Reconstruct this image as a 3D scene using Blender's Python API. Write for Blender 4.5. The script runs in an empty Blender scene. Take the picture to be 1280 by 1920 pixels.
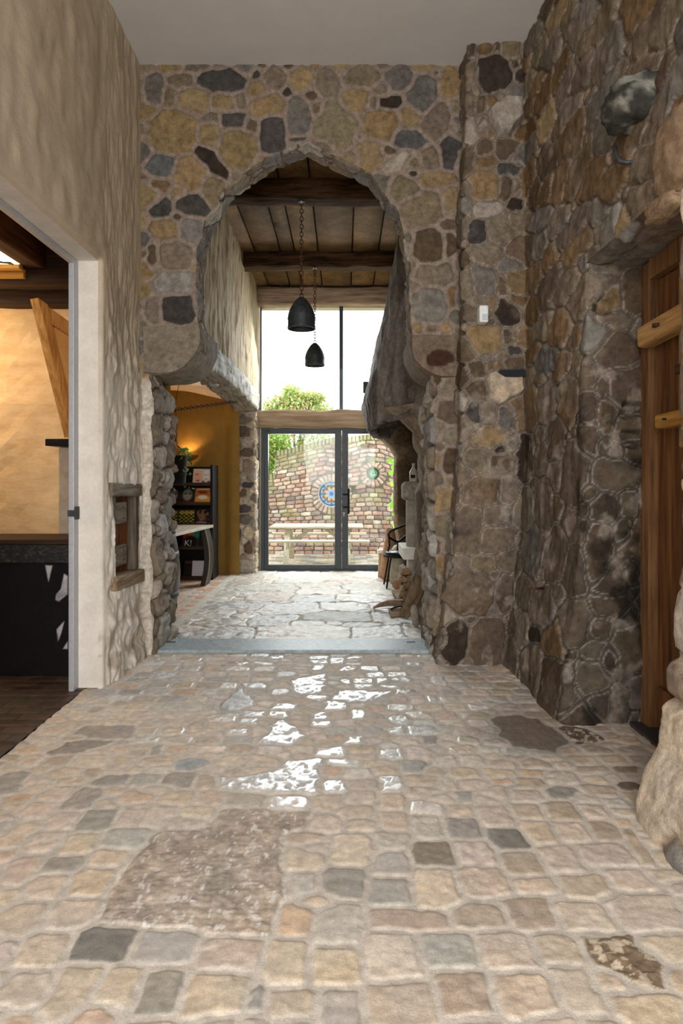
import bpy, math, random
import numpy as np
from mathutils import Vector

sc = bpy.context.scene
COL = sc.collection
random.seed(5)

# ------------------------------------------------------------------ camera, light, exposure
sc.view_settings.view_transform = 'Standard'
sc.view_settings.look = 'None'
sc.view_settings.gamma = 1.0
sc.view_settings.use_curve_mapping = False
sc.view_settings.exposure = 0.0

cam_d = bpy.data.cameras.new('camera')
cam = bpy.data.objects.new('camera', cam_d)
COL.objects.link(cam)
cam.location = (0, 0, 1.4)
cam.rotation_euler = (math.radians(90), 0, 0)
cam_d.sensor_fit = 'VERTICAL'
cam_d.sensor_height = 36.0
cam_d.sensor_width = 24.0
cam_d.lens = 22.5
cam_d.shift_x = -5 / 1920
cam_d.shift_y = -65 / 1920
cam_d.clip_end = 200
sc.camera = cam

world = bpy.data.worlds.new('overcast_sky')
sc.world = world
world.use_nodes = True
wn = world.node_tree
wn.nodes['Background'].inputs[0].default_value = (0.93, 0.97, 1.0, 1)
wn.nodes['Background'].inputs[1].default_value = 4.2


def lamp(name, kind, loc, power, color=(1, 1, 1), rot=(0, 0, 0), size=1.0, size_y=None, radius=0.05):
    d = bpy.data.lights.new(name, kind)
    d.energy = power
    d.color = color
    if kind == 'AREA':
        d.shape = 'RECTANGLE'
        d.size = size
        d.size_y = size_y or size
    else:
        d.shadow_soft_size = radius
    o = bpy.data.objects.new(name, d)
    COL.objects.link(o)
    o.location = loc
    o.rotation_euler = rot
    return o


# added area lamp inside the unseen window behind the viewpoint, brightens the hall floor
lamp('entrance_fill', 'AREA', (-0.1, -2.9, 2.2), 300, (1.0, 0.975, 0.95), (math.radians(50), 0, 0), 2.6, 2.8)
# daylight through the glazed end of the passage
lamp('passage_daylight', 'AREA', (-0.1, 9.95, 2.6), 170, (0.94, 0.98, 1.0), (math.radians(-48), 0, 0), 2.2, 2.6)
# ceiling lamp of the warm side room and lamp in the alcove
lamp('side_room_lamp', 'POINT', (-3.5, 5.0, 2.55), 35, (1.0, 0.72, 0.42), radius=0.15)
lamp('alcove_lamp', 'POINT', (-2.1, 8.0, 2.42), 3.2, (1.0, 0.8, 0.55), radius=0.1)


# ------------------------------------------------------------------ small helpers
def lin(c):
    r = []
    for v in c[:3]:
        v = v / 255.0
        r.append(v / 12.92 if v <= 0.04045 else ((v + 0.055) / 1.055) ** 2.4)
    return r


def gx(px, Y):
    return (px - 645.0) * Y / 1200.0


def gz(py, Y):
    return 1.4 - (py - 895.0) * Y / 1200.0


def gp(px, py, Y):
    return Vector((gx(px, Y), Y, gz(py, Y)))


_r = np.random.RandomState(11)
PERM = _r.permutation(256)
VAL = _r.rand(256) * 2 - 1


def vn(x, y, z=0.0):
    x, y, z = np.broadcast_arrays(np.asarray(x, float), np.asarray(y, float), np.asarray(z, float))
    xi, yi, zi = np.floor(x).astype(int), np.floor(y).astype(int), np.floor(z).astype(int)
    fx, fy, fz = x - xi, y - yi, z - zi
    fx, fy, fz = fx * fx * (3 - 2 * fx), fy * fy * (3 - 2 * fy), fz * fz * (3 - 2 * fz)

    def h(i, j, k):
        return VAL[PERM[(PERM[(PERM[i & 255] + j) & 255] + k) & 255]]
    a = h(xi, yi, zi) * (1 - fx) + h(xi + 1, yi, zi) * fx
    b = h(xi, yi + 1, zi) * (1 - fx) + h(xi + 1, yi + 1, zi) * fx
    c = h(xi, yi, zi + 1) * (1 - fx) + h(xi + 1, yi, zi + 1) * fx
    d = h(xi, yi + 1, zi + 1) * (1 - fx) + h(xi + 1, yi + 1, zi + 1) * fx
    return (a * (1 - fy) + b * fy) * (1 - fz) + (c * (1 - fy) + d * fy) * fz


def fbm(x, y, z=0.0, o=4):
    s, a, t = 0.0, 1.0, 0.0
    for i in range(o):
        s = s + a * vn(x * 2 ** i + 17.3 * i, y * 2 ** i + 5.1 * i, np.asarray(z) * 2 ** i)
        t += a
        a *= 0.5
    return s / t


def sstep(a, b, x):
    t = np.clip((x - a) / (b - a), 0, 1)
    return t * t * (3 - 2 * t)


def interp(z, tab):
    return np.interp(z, [t[0] for t in tab], [t[1] for t in tab])


def world_loc(p):
    v = Vector((0, 0, 0))
    while p is not None:
        v += p.location
        p = p.parent
    return v


def props(o, label=None, cat=None, group=None, kind=None):
    if label:
        o['label'] = label
    if cat:
        o['category'] = cat
    if group:
        o['group'] = group
    if kind:
        o['kind'] = kind
    return o


def thing(name, label, cat, loc, group=None):
    o = bpy.data.objects.new(name, None)
    o.empty_display_size = 0.1
    COL.objects.link(o)
    o.location = loc
    return props(o, label, cat, group)


def link_mesh(name, V, me, mat, parent, base=True):
    V = np.asarray(V, dtype=np.float64)
    if parent is not None:
        off = world_loc(parent)
        loc = Vector((0, 0, 0))
    else:
        lo, hi = V.min(0), V.max(0)
        off = Vector(((lo[0] + hi[0]) / 2, (lo[1] + hi[1]) / 2, lo[2])) if base else Vector((0, 0, 0))
        loc = off
    me.vertices.foreach_set('co', (V - np.array(off)).astype(np.float32).ravel())
    me.update()
    o = bpy.data.objects.new(name, me)
    if isinstance(mat, (list, tuple)):
        for m in mat:
            me.materials.append(m)
    else:
        me.materials.append(mat)
    COL.objects.link(o)
    o.location = loc
    if parent is not None:
        o.parent = parent
    return o


class GM:
    """collects dense quad grids with a colour and a roughness per vertex"""

    def __init__(s):
        s.V, s.F, s.C, s.R, s.n = [], [], [], [], 0

    def grid(s, P, col, rough=0.7, keep=None, flip=False):
        nu, nv = P.shape[:2]
        idx = np.arange(nu * nv).reshape(nu, nv)
        f = np.stack([idx[:-1, :-1], idx[1:, :-1], idx[1:, 1:], idx[:-1, 1:]], -1)
        if flip:
            f = f[..., ::-1]
        f = f[keep] if keep is not None else f.reshape(-1, 4)
        f = f.reshape(-1, 4)
        used = np.unique(f)
        m = np.full(nu * nv, -1)
        m[used] = np.arange(len(used))
        col = np.broadcast_to(np.asarray(col, float), (nu, nv, 3)).reshape(-1, 3)[used]
        rough = np.broadcast_to(np.asarray(rough, float), (nu, nv)).reshape(-1)[used]
        s.V.append(P.reshape(-1, 3)[used])
        s.F.append(m[f] + s.n)
        s.C.append(col)
        s.R.append(rough)
        s.n += len(used)
        return s

    def build(s, name, mat, parent=None, smooth=True, base=True):
        V, F, C, R = np.concatenate(s.V), np.concatenate(s.F), np.concatenate(s.C), np.concatenate(s.R)
        me = bpy.data.meshes.new(name)
        me.vertices.add(len(V))
        me.loops.add(F.size)
        me.polygons.add(len(F))
        me.loops.foreach_set('vertex_index', F.ravel().astype(np.int32))
        me.polygons.foreach_set('loop_start', np.arange(0, F.size, 4, dtype=np.int32))
        o = link_mesh(name, V, me, mat, parent, base)
        me.update(calc_edges=True)
        me.polygons.foreach_set('use_smooth', np.full(len(F), smooth))
        a = me.attributes.new('Col', 'FLOAT_COLOR', 'POINT')
        a.data.foreach_set('color', np.concatenate([C, np.ones((len(C), 1))], 1).astype(np.float32).ravel())
        b = me.attributes.new('Rough', 'FLOAT', 'POINT')
        b.data.foreach_set('value', R.astype(np.float32))
        me.update()
        return o


class MB:
    """collects simple solids; build() links them as one mesh object"""

    def __init__(s):
        s.v, s.f = [], []

    def add(s, v, f):
        n = len(s.v)
        s.v += [tuple(p) for p in v]
        s.f += [tuple(i + n for i in q) for q in f]
        return s

    def hexa(s, c):
        return s.add(c, [(0, 3, 2, 1), (4, 5, 6, 7), (0, 1, 5, 4), (1, 2, 6, 5), (2, 3, 7, 6), (3, 0, 4, 7)])

    def box(s, x0, x1, y0, y1, z0, z1):
        return s.hexa([(x0, y0, z0), (x1, y0, z0), (x1, y1, z0), (x0, y1, z0), (x0, y0, z1), (x1, y0, z1), (x1, y1, z1), (x0, y1, z1)])

    def bar(s, a, b, w, h, up=(0, 0, 1)):
        a, b = Vector(a), Vector(b)
        d = (b - a).normalized()
        u = Vector(up)
        if abs(d.dot(u)) > 0.95:
            u = Vector((0, 1, 0))
        r = d.cross(u).normalized()
        u = r.cross(d)
        r, u = r * w / 2, u * h / 2
        return s.hexa([a - r - u, a + r - u, b + r - u, b - r - u, a - r + u, a + r + u, b + r + u, b - r + u])

    def tube(s, pts, rad, n=10, cap=True):
        pts = [Vector(p) for p in pts]
        rad = rad if isinstance(rad, (list, tuple)) else [rad] * len(pts)
        v, f = [], []
        pu = None
        for i, p in enumerate(pts):
            d = (pts[min(i + 1, len(pts) - 1)] - pts[max(i - 1, 0)]).normalized()
            if pu is None:
                pu = Vector((0, 0, 1)) if abs(d.z) < 0.9 else Vector((1, 0, 0))
            u = (pu - d * pu.dot(d)).normalized()
            pu = u
            w = d.cross(u)
            for k in range(n):
                t = 2 * math.pi * k / n
                v.append(p + (u * math.cos(t) + w * math.sin(t)) * rad[i])
        for i in range(len(pts) - 1):
            for k in range(n):
                f.append((i * n + k, i * n + (k + 1) % n, (i + 1) * n + (k + 1) % n, (i + 1) * n + k))
        if cap:
            f.append(tuple(reversed(range(n))))
            f.append(tuple(range((len(pts) - 1) * n, len(pts) * n)))
        return s.add(v, f)

    def ring(s, c, R, r, axis='z', n=16, m=6, sx=1.0, rotz=0.0):
        c = Vector(c)
        v, f = [], []
        for i in range(n):
            t = 2 * math.pi * i / n
            for k in range(m):
                q = 2 * math.pi * k / m
                a, b, h = (R + r * math.cos(q)) * math.cos(t) * sx, (R + r * math.cos(q)) * math.sin(t), r * math.sin(q)
                p = Vector((a, b, h)) if axis == 'z' else (Vector((a, h, b)) if axis == 'y' else Vector((h, a, b)))
                if rotz:
                    p = Vector((p.x * math.cos(rotz) - p.y * math.sin(rotz), p.x * math.sin(rotz) + p.y * math.cos(rotz), p.z))
                v.append(c + p)
        for i in range(n):
            for k in range(m):
                f.append((i * m + k, ((i + 1) % n) * m + k, ((i + 1) % n) * m + (k + 1) % m, i * m + (k + 1) % m))
        return s.add(v, f)

    def lathe(s, c, prof, n=24, axis='z'):
        """prof: list of (radius, height)"""
        c = Vector(c)
        v, f = [], []
        for r, h in prof:
            for k in range(n):
                t = 2 * math.pi * k / n
                p = (r * math.cos(t), r * math.sin(t), h)
                v.append(c + (Vector(p) if axis == 'z' else Vector((p[0], p[2], p[1]))))
        for i in range(len(prof) - 1):
            for k in range(n):
                f.append((i * n + k, i * n + (k + 1) % n, (i + 1) * n + (k + 1) % n, (i + 1) * n + k))
        return s.add(v, f)

    def prism(s, pts, a, b):
        """pts: closed outline of 3D points, shifted by a and b"""
        a, b = Vector(a), Vector(b)
        n = len(pts)
        v = [Vector(p) + a for p in pts] + [Vector(p) + b for p in pts]
        f = [tuple(range(n)), tuple(reversed(range(n, 2 * n)))]
        f += [((i + 1) % n, i, n + i, n + (i + 1) % n) for i in range(n)]
        return s.add(v, f)

    def build(s, name, mat, parent=None, smooth=False, bevel=0.0, base=True, subdiv=0, rough=0.0, rough_scale=6.0):
        me = bpy.data.meshes.new(name)
        me.from_pydata([tuple(p) for p in s.v], [], s.f)
        import bmesh
        bm = bmesh.new()
        bm.from_mesh(me)
        if subdiv:
            for _ in range(subdiv):
                long = [e for e in bm.edges if e.calc_length() > 0.06]
                bmesh.ops.subdivide_edges(bm, edges=long, cuts=1, use_grid_fill=True)
        bmesh.ops.recalc_face_normals(bm, faces=bm.faces)
        bm.to_mesh(me)
        bm.free()
        V = np.empty(len(me.vertices) * 3)
        me.vertices.foreach_get('co', V)
        V = V.reshape(-1, 3)
        if rough:
            k = rough_scale
            V = V + rough * np.stack([fbm(V[:, 0] * k + 9, V[:, 1] * k, V[:, 2] * k), fbm(V[:, 0] * k, V[:, 1] * k + 31, V[:, 2] * k), fbm(V[:, 0] * k, V[:, 1] * k, V[:, 2] * k + 57)], -1)
        o = link_mesh(name, V, me, mat, parent, base)
        if smooth:
            me.polygons.foreach_set('use_smooth', np.full(len(me.polygons), True))
        if bevel:
            b = o.modifiers.new('bevel', 'BEVEL')
            b.width = bevel
            b.segments = 2
            b.limit_method = 'ANGLE'
        return o


# ------------------------------------------------------------------ materials
def new_mat(name):
    m = bpy.data.materials.new(name)
    m.use_nodes = True
    nt = m.node_tree
    return m, nt, nt.nodes['Principled BSDF']


def nd(nt, t, **k):
    n = nt.nodes.new(t)
    for a, b in k.items():
        setattr(n, a, b)
    return n


def mat_masonry(name, bump=0.35, scale=40.0, mottle=0.5, dist=0.01, spec=0.35):
    m, nt, p = new_mat(name)
    L = nt.links
    at = nd(nt, 'ShaderNodeAttribute', attribute_name='Col')
    ar = nd(nt, 'ShaderNodeAttribute', attribute_name='Rough')
    tc = nd(nt, 'ShaderNodeTexCoord')
    n1 = nd(nt, 'ShaderNodeTexNoise')
    n1.inputs['Scale'].default_value = scale * 0.35
    n1.inputs['Detail'].default_value = 8
    n1.inputs['Roughness'].default_value = 0.65
    n2 = nd(nt, 'ShaderNodeTexNoise')
    n2.inputs['Scale'].default_value = scale * 2.2
    n2.inputs['Detail'].default_value = 6
    n2.inputs['Roughness'].default_value = 0.7
    for n in (n1, n2):
        L.new(tc.outputs['Object'], n.inputs['Vector'])
    mr = nd(nt, 'ShaderNodeMapRange')
    mr.inputs['From Min'].default_value = 0.3
    mr.inputs['From Max'].default_value = 0.7
    mr.inputs['To Min'].default_value = 1 - mottle
    mr.inputs['To Max'].default_value = 1 + mottle * 0.8
    L.new(n1.outputs['Fac'], mr.inputs['Value'])
    mr2 = nd(nt, 'ShaderNodeMapRange')
    mr2.inputs['From Min'].default_value = 0.3
    mr2.inputs['From Max'].default_value = 0.7
    mr2.inputs['To Min'].default_value = 1 - mottle * 0.55
    mr2.inputs['To Max'].default_value = 1 + mottle * 0.45
    L.new(n2.outputs['Fac'], mr2.inputs['Value'])
    mm = nd(nt, 'ShaderNodeMath', operation='MULTIPLY')
    L.new(mr.outputs[0], mm.inputs[0])
    L.new(mr2.outputs[0], mm.inputs[1])
    vm = nd(nt, 'ShaderNodeVectorMath', operation='SCALE')
    L.new(at.outputs['Color'], vm.inputs[0])
    L.new(mm.outputs[0], vm.inputs['Scale'])
    L.new(vm.outputs[0], p.inputs['Base Color'])
    L.new(ar.outputs['Fac'], p.inputs['Roughness'])
    ad = nd(nt, 'ShaderNodeMath', operation='ADD')
    L.new(n1.outputs['Fac'], ad.inputs[0])
    L.new(n2.outputs['Fac'], ad.inputs[1])
    bp = nd(nt, 'ShaderNodeBump')
    sm = nd(nt, 'ShaderNodeMapRange')          # polished stones are smoother too
    sm.inputs['From Min'].default_value = 0.12
    sm.inputs['From Max'].default_value = 0.6
    sm.inputs['To Min'].default_value = bump * 0.12
    sm.inputs['To Max'].default_value = bump
    L.new(ar.outputs['Fac'], sm.inputs['Value'])
    L.new(sm.outputs[0], bp.inputs['Strength'])
    bp.inputs['Distance'].default_value = dist
    L.new(ad.outputs[0], bp.inputs['Height'])
    L.new(bp.outputs[0], p.inputs['Normal'])
    p.inputs['Specular IOR Level'].default_value = spec
    return m


def mat_noise(name, c1, c2, rough=0.7, scale=8.0, bump=0.2, dist=0.01, stretch=(1, 1, 1), metallic=0.0, detail=8, spec=0.4, lo=0.35, hi=0.65):
    m, nt, p = new_mat(name)
    L = nt.links
    tc = nd(nt, 'ShaderNodeTexCoord')
    mp = nd(nt, 'ShaderNodeMapping')
    mp.inputs['Scale'].default_value = stretch
    L.new(tc.outputs['Object'], mp.inputs[0])
    n = nd(nt, 'ShaderNodeTexNoise')
    n.inputs['Scale'].default_value = scale
    n.inputs['Detail'].default_value = detail
    n.inputs['Roughness'].default_value = 0.62
    L.new(mp.outputs[0], n.inputs['Vector'])
    r = nd(nt, 'ShaderNodeValToRGB')
    r.color_ramp.elements[0].position = lo
    r.color_ramp.elements[1].position = hi
    r.color_ramp.elements[0].color = (*lin(c1), 1)
    r.color_ramp.elements[1].color = (*lin(c2), 1)
    L.new(n.outputs['Fac'], r.inputs[0])
    L.new(r.outputs[0], p.inputs['Base Color'])
    p.inputs['Roughness'].default_value = rough
    p.inputs['Metallic'].default_value = metallic
    p.inputs['Specular IOR Level'].default_value = spec
    if bump:
        b = nd(nt, 'ShaderNodeBump')
        b.inputs['Strength'].default_value = bump
        b.inputs['Distance'].default_value = dist
        L.new(n.outputs['Fac'], b.inputs['Height'])
        L.new(b.outputs[0], p.inputs['Normal'])
    return m


def mat_wood(name, c1, c2, axis='x', scale=3.0, rough=0.7, bump=0.35, spec=0.3):
    st = {'x': (0.6, 9, 9), 'y': (9, 0.6, 9), 'z': (9, 9, 0.6)}[axis]
    return mat_noise(name, c1, c2, rough, scale, bump, 0.01, st, detail=10, spec=spec)


def mat_emit(name, c, strength):
    m, nt, p = new_mat(name)
    p.inputs['Base Color'].default_value = (*lin(c), 1)
    p.inputs['Emission Color'].default_value = (*lin(c), 1)
    p.inputs['Emission Strength'].default_value = strength
    return m


def mat_glass(name, tint=(1, 1, 1), refl=0.06):
    m, nt, p = new_mat(name)
    nt.nodes.remove(p)
    L = nt.links
    out = nt.nodes['Material Output']
    t = nd(nt, 'ShaderNodeBsdfTransparent')
    t.inputs[0].default_value = (*tint, 1)
    g = nd(nt, 'ShaderNodeBsdfGlossy')
    g.inputs['Roughness'].default_value = 0.02
    mx = nd(nt, 'ShaderNodeMixShader')
    mx.inputs[0].default_value = refl
    L.new(t.outputs[0], mx.inputs[1])
    L.new(g.outputs[0], mx.inputs[2])
    L.new(mx.outputs[0], out.inputs[0])
    return m


def mat_leaf(name):
    m, nt, p = new_mat(name)
    L = nt.links
    at = nd(nt, 'ShaderNodeAttribute', attribute_name='Col')
    tr = nd(nt, 'ShaderNodeBsdfTranslucent')
    mx = nd(nt, 'ShaderNodeMixShader')
    mx.inputs[0].default_value = 0.45
    L.new(at.outputs['Color'], p.inputs['Base Color'])
    L.new(at.outputs['Color'], tr.inputs[0])
    p.inputs['Roughness'].default_value = 0.5
    L.new(p.outputs[0], mx.inputs[1])
    L.new(tr.outputs[0], mx.inputs[2])
    L.new(mx.outputs[0], nt.nodes['Material Output'].inputs[0])
    return m


M = {}
M['rubble'] = mat_masonry('rubble_stone', 0.6, 62, 0.42, 0.012, 0.2)
M['cobble'] = mat_masonry('cobble_stone', 0.5, 80, 0.26, 0.007, 0.85)
M['flag'] = mat_masonry('flag_stone', 0.8, 34, 0.3, 0.02, 0.8)
M['plaster'] = mat_masonry('lime_plaster', 0.35, 22, 0.12, 0.01, 0.3)
M['print'] = mat_masonry('printed_paper', 0.0, 10, 0.0, 0.001, 0.4)
M['brick'] = mat_masonry('garden_brick', 0.4, 30, 0.3, 0.01, 0.2)
M['plank'] = mat_masonry('old_plank', 0.3, 14, 0.45, 0.01, 0.2)
M['ceiling'] = mat_noise('white_ceiling_paint', (208, 205, 204), (214, 211, 210), 0.8, 3, 0.03)
M['timber'] = mat_wood('weathered_beam', (24, 17, 12), (84, 60, 38), 'x', rough=0.95, spec=0.05)
M['timber_y'] = mat_wood('grey_weathered_beam', (92, 82, 70), (178, 168, 150), 'y', 3.5, 0.75, 0.7)
M['darkbeam'] = mat_wood('dark_beam', (24, 14, 8), (62, 38, 20), 'x')
M['darkbeam_y'] = mat_wood('dark_beam_along', (30, 18, 10), (84, 52, 28), 'y')
M['frame'] = mat_noise('anthracite_frame', (44, 54, 58), (50, 60, 64), 0.4, 20, 0.0)
M['glass'] = mat_glass('clear_glass', (0.97, 0.99, 0.985), 0.012)
M['iron'] = mat_noise('dark_iron', (56, 61, 65), (80, 84, 86), 0.6, 25, 0.25, 0.004, metallic=0.6)
M['rust'] = mat_noise('rusty_iron', (54, 32, 22), (96, 62, 42), 0.7, 40, 0.3, 0.004, metallic=0.3)
M['black'] = mat_noise('black_paint', (16, 15, 15), (26, 24, 22), 0.6, 20, 0.1, spec=0.2)
M['greywood_z'] = mat_wood('grey_oak_upright', (70, 60, 50), (122, 110, 94), 'z', 5, 0.8, 0.8)
M['alu'] = mat_noise('aluminium', (176, 178, 184), (188, 190, 196), 0.45, 40, 0.02, metallic=0.3)
M['white'] = mat_noise('white_plastic', (226, 228, 228), (236, 236, 234), 0.4, 30, 0.0)
M['greywood'] = mat_wood('grey_oak', (88, 78, 66), (148, 134, 116), 'y', 5, 0.8, 0.8)
M['brownwood_z'] = mat_wood('brown_board', (88, 46, 20), (142, 84, 42), 'z', 4)
M['doorwood'] = mat_wood('door_board', (70, 42, 22), (128, 86, 50), 'z', 3)
M['railwood'] = mat_wood('pale_rail', (150, 112, 66), (206, 168, 112), 'y', 4)
M['pine'] = mat_wood('garden_pine', (168, 156, 132), (206, 196, 172), 'x', 4)
M['pine_leg'] = mat_wood('garden_pine_leg', (166, 156, 134), (200, 192, 170), 'z', 4)
M['ochre'] = mat_noise('ochre_plaster', (138, 108, 50), (160, 128, 64), 0.85, 5, 0.4)
M['peach'] = mat_noise('peach_ceiling_paint', (232, 206, 176), (238, 214, 186), 0.85, 3, 0.05)
M['warmwall'] = mat_noise('warm_plaster', (214, 178, 130), (232, 202, 160), 0.85, 5, 0.5, 0.02, (1, 1, 2.2))
M['slate'] = mat_noise('blue_slate', (138, 150, 156), (172, 184, 188), 0.42, 30, 0.35, 0.006)
M['darkslate'] = mat_noise('dark_slate', (52, 50, 52), (66, 62, 62), 0.6, 20, 0.2)
M['sooty'] = mat_noise('sooty_stone', (26, 22, 20), (52, 44, 38), 0.9, 6, 0.4)
M['leaf'] = mat_leaf('leaf_green')


# ------------------------------------------------------------------ masonry: irregular stones laid on a dense grid
def poly_dist(X, Y, pts):
    """signed distance to a closed outline, negative inside, and the nearest boundary point"""
    best = np.full(X.shape, 1e9)
    bx, by = X.copy(), Y.copy()
    ins = np.zeros(X.shape, bool)
    n = len(pts)
    for i in range(n):
        x0, y0 = pts[i]
        x1, y1 = pts[(i + 1) % n]
        dx, dy = x1 - x0, y1 - y0
        t = np.clip(((X - x0) * dx + (Y - y0) * dy) / (dx * dx + dy * dy + 1e-12), 0, 1)
        qx, qy = x0 + t * dx, y0 + t * dy
        d = np.hypot(X - qx, Y - qy)
        m = d < best
        best = np.where(m, d, best)
        bx, by = np.where(m, qx, bx), np.where(m, qy, by)
        c = (y0 > Y) != (y1 > Y)
        ins ^= c & (X < dx * (Y - y0) / (dy if abs(dy) > 1e-12 else 1e-12) + x0)
    return np.where(ins, -best, best), bx, by


class Mas:
    def __init__(s, us, vs, warp=0.012, wk=9.0, seed=1):
        s.us, s.vs = us, vs
        s.U, s.V = np.meshgrid(us, vs, indexing='ij')
        s.Uw = s.U + warp * fbm(s.U * wk + seed, s.V * wk, seed * 3.7, 4)
        s.Vw = s.V + warp * fbm(s.U * wk + 40 + seed, s.V * wk + 12, seed * 1.3, 4)
        s.best = np.full(s.U.shape, 9.0)
        s.sec = np.full(s.U.shape, 9.0)
        s.idx = np.full(s.U.shape, -1)
        s.st = []
        s.rng = np.random.RandomState(seed)

    def _put(s, f, sl, rec):
        b, c, i = s.best[sl], s.sec[sl], s.idx[sl]
        m = f < b
        s.sec[sl] = np.where(m, b, np.minimum(c, f))
        s.idx[sl] = np.where(m, len(s.st), i)
        s.best[sl] = np.minimum(b, f)
        s.st.append(rec)

    def _sl(s, u0, u1, v0, v1, pad=0.09):
        return (slice(max(0, np.searchsorted(s.us, u0 - pad)), np.searchsorted(s.us, u1 + pad)),
                slice(max(0, np.searchsorted(s.vs, v0 - pad)), np.searchsorted(s.vs, v1 + pad)))

    def add(s, cu, cv, w, h, ang=0.0, p=3.0, col=(0.3, 0.3, 0.3), rough=0.8, hi=1.0, rel=0.0, pad=0.09):
        a, b = w / 2, h / 2
        R = math.hypot(a, b) if ang else 0
        sl = s._sl(cu - (R or a), cu + (R or a), cv - (R or b), cv + (R or b), pad)
        x, y = s.Uw[sl] - cu, s.Vw[sl] - cv
        if x.size == 0:
            return
        if ang:
            c, q = math.cos(ang), math.sin(ang)
            x, y = x * c + y * q, -x * q + y * c
        d = ((np.abs(x) / a) ** p + (np.abs(y) / b) ** p) ** (1 / p) + 1e-6
        f = (d - 1) * np.hypot(x, y) / d
        f = np.where(d < 0.02, -min(a, b), f)
        s._put(f, sl, (cu, cv, a, b, col, rough, hi, rel))

    def poly(s, pts, col, rough=0.8, hi=1.0, rel=0.0, pad=0.06):
        us, vs = [q[0] for q in pts], [q[1] for q in pts]
        sl = s._sl(min(us), max(us), min(vs), max(vs), pad)
        if s.Uw[sl].size == 0:
            return
        f = poly_dist(s.Uw[sl], s.Vw[sl], pts)[0]
        s._put(f - 0.004, sl, (sum(us) / len(us), sum(vs) / len(vs), (max(us) - min(us)) / 2, (max(vs) - min(vs)) / 2, col, rough, hi, rel))

    def fill(s, sizes, colfn, maxn=400, ang=0.2, p=3.0, rough=(0.75, 0.95), hi=(0.6, 1.1), region=None, tight=0.8, rel=0.0):
        """sizes: list of (w, h, jitter) from large to small; drops stones wherever there is still room"""
        n = 0
        for (w, h, j) in sizes:
            while n < maxn:
                need = tight * min(w, h) / 2
                ok = s.best > need
                if region is not None:
                    ok &= region
                k = np.flatnonzero(ok)
                if len(k) == 0:
                    break
                k = k[s.rng.randint(len(k))]
                u, v = s.U.flat[k], s.V.flat[k]
                r = s.rng.uniform(1 - j, 1 + j, 2)
                s.add(u, v, w * r[0], h * r[1], s.rng.uniform(-ang, ang), p, colfn(u, v, s.rng), s.rng.uniform(*rough), s.rng.uniform(*hi), rel)
                n += 1

    def solve(s, mortar=0.02, slack=0.02, r=0.03, tilt=0.0):
        dep = np.minimum(slack - s.best, (s.sec - s.best) / 2 - mortar / 2)
        i = np.where(s.idx < 0, 0, s.idx)
        st = s.st
        cu, cv = np.array([q[0] for q in st])[i], np.array([q[1] for q in st])[i]
        col = np.array([q[4] for q in st])[i]
        ro = np.array([q[5] for q in st])[i]
        hi = np.array([q[6] for q in st])[i]
        rel = np.array([q[7] for q in st])[i]
        t = np.clip(dep / r, 0, 1)
        prof = np.sqrt(np.clip(1 - (1 - t) ** 2, 0, 1))
        H = prof * hi
        if tilt:
            tu = s.rng.uniform(-tilt, tilt, len(st))[i]
            tv = s.rng.uniform(-tilt, tilt, len(st))[i]
            H = H + prof * (tu * (s.U - cu) + tv * (s.V - cv))
        stone = sstep(-0.003, 0.006, dep)
        return H, stone, col, ro, rel, i


PAL = {'Y': (168, 143, 106), 'O': (148, 132, 108), 'G': (126, 120, 113), 'D': (86, 81, 78), 'B': (112, 94, 77), 'T': (142, 128, 112),
       'L': (184, 173, 160), 'U': (114, 115, 116), 'N': (72, 60, 52), 'A': (138, 112, 82), 'P': (212, 195, 178), 'S': (214, 195, 170),
       'W': (216, 214, 210), 'K': (172, 167, 160), 'E': (140, 134, 127), 'R': (206, 176, 148)}


def pal(k, rng=None, var=10):
    c = PAL[k]
    if rng is not None:
        a = rng.uniform(-var, var)
        c = tuple(v + a + rng.uniform(-1.5, 1.5) for v in c)
    return lin([max(8, v) for v in c])


def pick(keys, rng, var=12):
    return pal(keys[rng.randint(len(keys))], rng, var)


def spacing(a, b, step):
    return np.linspace(a, b, max(2, int(round((b - a) / step)) + 1))


def finish_cols(stone, col, mortar_col, U, V, amp=0.1, k=16, seed=0):
    m = 1 + amp * fbm(U * k + seed, V * k, seed, 4)[..., None] * 1.6
    c = col * m
    # slow change of hue across each stone
    w = fbm(U * 5 + 3 + seed, V * 5, seed + 4, 3)[..., None]
    c = c * (1 + np.array([0.06, 0.0, -0.08]) * w)
    mc = np.array(mortar_col) * (1 + 0.12 * fbm(U * 22 + 7, V * 22, seed, 3)[..., None])
    return mc * (1 - stone[..., None]) + c * stone[..., None]


# ================================================================== THE SETTING
# ---------------------------------------------------------------- arch wall at the end of the hall
YA, YB = 5.05, 5.62
sA = 1200 / YA


def fa(px, py):
    return (gx(px, YA), gz(py, YA))


ARCH0 = [(-1.52, 0.0), (-1.52, 2.24)] + [fa(*q) for q in [
    (352, 676), (374, 652), (370, 600), (366, 545), (367, 500), (371, 470), (380, 425), (396, 398), (412, 368), (430, 344), (450, 328), (474, 309),
    (505, 294), (540, 273), (585, 267), (618, 286), (660, 305), (694, 323), (716, 352), (745, 399), (763, 450), (768, 500), (770, 560), (771, 610), (772, 650),
    (800, 676)]] + [(0.72, 2.24), (0.72, 0.0)]

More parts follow.
